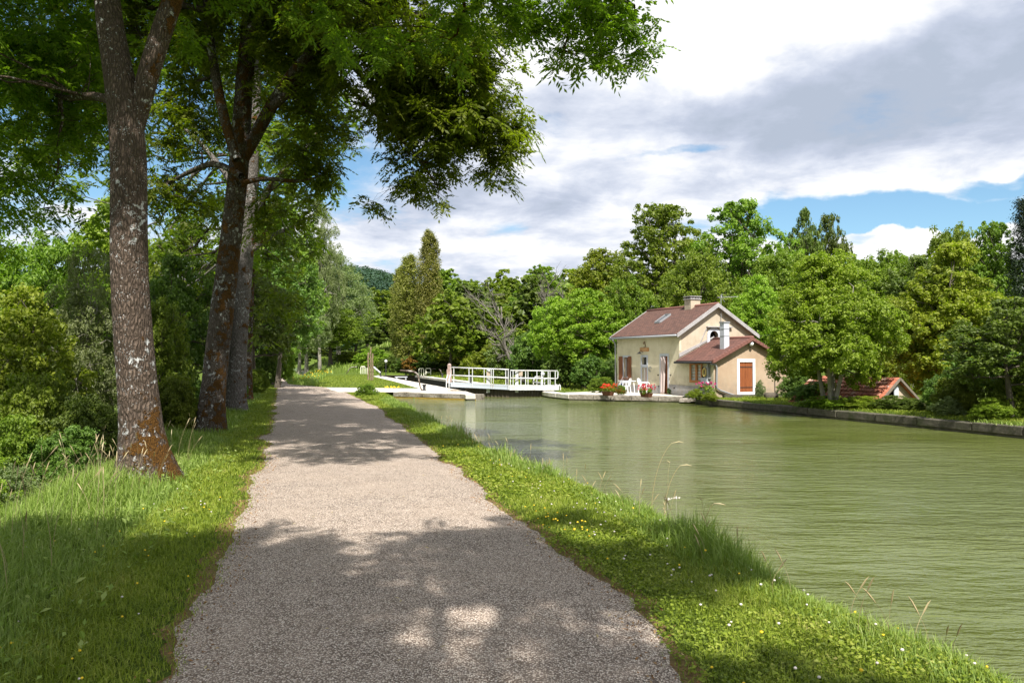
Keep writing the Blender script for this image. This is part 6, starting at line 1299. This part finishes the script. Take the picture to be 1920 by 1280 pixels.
for q, (px, py, rr_) in enumerate(((1252, 935, .035), (1268, 933, .03))):
    p = gpt(px, py, .16); o_ = MB(); 
    for j in range(12): sphere(o_, (r.normal(0, rr_ * .6), r.normal(0, rr_ * .6), r.normal(0, .004)), .008, 5)
    o_.tube([(0, 0, -.2), (0, 0, 0)], .002, 3); o = o_.build('yarrow', M_CLO); o.location = tuple(p); tag(o, ('left of two flat white yarrow heads by the water', 'right of two flat white yarrow heads by the water')[q], 'flower')
# fallen leaves and twigs on the path
X, Y = scatter(60, 3.2, 16, lambda y: PLx(y) + .1, lambda y: PRx(y) - .1); n = len(X); C = np.c_[X, Y, zb(Y) + .05]; Nn = unit(r.normal(0, .2, (n, 3)) + (0, 0, 1)); T = unit(np.cross(Nn, r.normal(size=(n, 3)))); s = r.uniform(.02, .045, n)
tag(quads_obj('leaf_litter', leaf_quads(C, T, np.cross(Nn, T), s, s * .4, .2), M_STRAW), 'scattered dry leaflets on the towpath', None, None, 'stuff')
X, Y = inview(*band(2.8, 14, lambda y: PLx(y) - .2, lambda y: PLx(y) + .22, lambda y: 260)); X2, Y2 = inview(*band(2.8, 14, lambda y: PRx(y) - .22, lambda y: PRx(y) + .15, lambda y: 260)); X = np.r_[X, X2]; Y = np.r_[Y, Y2]; n = len(X); C = np.c_[X, Y, zb(Y) + .012 + .01 * r.random(n)]; Nn = unit(r.normal(0, .6, (n, 3)) + (0, 0, 1)); T = unit(np.cross(Nn, r.normal(size=(n, 3)))); s = r.uniform(.012, .035, n)
k = NT('litter', .9, .1); ge = N(k.t, 'ShaderNodeNewGeometry'); k.col(k.ramp(ge.outputs['Random Per Island'], [(0, (.10, .05, .02)), (.5, (.26, .14, .06)), (1, (.40, .30, .17))])); tag(quads_obj('leaf_litter', leaf_quads(C, T, np.cross(Nn, T), s, s * .5, .2), k.m), 'reddish dry litter along both edges of the path', None, None, 'stuff')
# bushy clump on the bank near the lock apron
p = tb(688, 741); o = plant('shrub_mid', p[0], p[1], p[2] - .1, .8, 1.15, .3, 'small dark bushy clump on the grass bank by the lock apron', 'shrub', None)

# ------------------------------------------------------------------ flower pots and plants by the cottage
M_POT = mat('brown_planter', (.14, .055, .03), .8); M_RED = leafmat('red_geranium', (.62, .02, .015), (.85, .07, .05), .25, .3, 3, (1, .6, .6)); M_PINK = leafmat('pink_geranium', (.62, .03, .12), (.80, .08, .22), .25, .3, 3, (1, .6, .7))
def planter(p, label, w=.62, red=M_RED, n=52, hh=.5):
    o = E('flower_planter', label, 'planter', tuple(p), HROT + .2, 'geranium planters by the water'); MB().add([(-w * .36, -.12, 0), (w * .36, -.12, 0), (w * .36, .12, 0), (-w * .36, .12, 0), (-w * .45, -.16, .22), (w * .45, -.16, .22), (w * .45, .16, .22), (-w * .45, .16, .22)], [(0, 3, 2, 1), (0, 1, 5, 4), (1, 2, 6, 5), (2, 3, 7, 6), (3, 0, 4, 7), (4, 5, 6, 7)]).build('pot', M_POT, o)
    C = np.c_[r.uniform(-w * .5, w * .5, 26), r.uniform(-.2, .2, 26), r.uniform(.2, .2 + hh * .5, 26)]; quads_obj('leaves', leaf_cloud(C, np.full(26, .09), 22, .06, r, asp=.9), GREENS['bright'], o)
    C = np.c_[r.uniform(-w * .62, w * .62, n), r.uniform(-.26, .26, n), r.uniform(.2 + hh * .35, .2 + hh * .95, n)]; quads_obj('blooms', leaf_cloud(C, np.full(n, .042), 18, .045, r, asp=.9), red, o); return o
planter(gz(1140, 741.5, -.25), 'brown planter of red geraniums at the left end of the terrace quay', .78); planter(gz(1212, 744.5, -.25), 'brown planter of red geraniums in front of the white table', .72)
p = gz(1322, 748, -.27); o = E('geranium_bush', 'pink geranium bush at the corner of the annex by the stone slabs', 'plant', tuple(p)); C = np.c_[r.normal(0, .28, 40), r.normal(0, .2, 40), r.uniform(.1, .62, 40)]; quads_obj('leaves', leaf_cloud(C, np.full(40, .12), 22, .07, r, asp=.8), GREENS['mid'], o); C = np.c_[r.normal(.05, .22, 16), r.normal(0, .15, 16), r.uniform(.6, .85, 16)]; quads_obj('blooms', leaf_cloud(C, np.full(16, .06), 22, .05, r, asp=.9), M_PINK, o)
def herb(px, py, z, h, w, key, label): p = gz(px, py, z); return plant(key, p[0], p[1], p[2], h, w, px * .1, label, 'plant', None)
herb(1303, 749, -.3, .55, .9, 'shrub_bright', 'low green plants left of the pink geraniums'); herb(1332, 752, -.3, .42, .8, 'shrub_bright', 'green plants at the corner of the annex'); herb(1425, 748, -.25, .95, .55, 'ivy', 'young pale shoot growing against the annex gable'); herb(1165, 741, -.28, .6, .5, 'shrub_mid', 'small green plant under the shuttered window'); herb(1258, 741, -.28, .42, .45, 'shrub_dark', 'small potted plant right of the fabric screen')
herb(1130, 737, -.28, 1.0, 1.6, 'shrub_mid', 'leafy plant at the left of the terrace'); herb(1162, 741, -.28, .5, .6, 'rusty', 'reddish plant at the cottage corner')
mb = MB(); cyl(mb, 0, 0, 0, .55, .2, .2, 14); o = mb.build('log', M_BARKF, None, True); p = gz(1436, 748, -.22); o.location = (p[0], p[1], p[2] + .12); o.rotation_euler = (0, R(90), .2); tag(o, 'dark short log lying at the foot of the annex gable', 'log')
mb = MB(); mb.tube([(0, 0, 0), (0, 0, 1.35)], .022, 6); o = mb.build('stake', M_IRON); p = gz(1453, 749, -.25); o.location = tuple(p); tag(o, 'thin dark stake standing by the annex wall', 'stake')
p = tb(1748, 768); mb = MB(); mb.beam((0, 0, -.1), (.02, 0, 1.1), .07, .07); o = mb.build('wooden_stake', M_POST); o.location = tuple(p); tag(o, 'pale wooden stake on the bank right of the shed', 'stake')
# low concrete edging left on the ground along the annex gable
q0 = local_to_world(LA + .25, .4, 0); q1 = local_to_world(LA + .9, 3.4, 0); mb = MB(); mb.beam((q0[0], q0[1], -.2), (q1[0], q1[1], -.2), .22, .22); mb.beam((q1[0] - .3, q1[1] + .2, -.17), (q1[0] + .9, q1[1] + .9, -.17), .2, .2); world_thing(mb, 'garden_kerb', 'low crumbling concrete edging in front of the annex gable', 'edging', M_DSTONE)
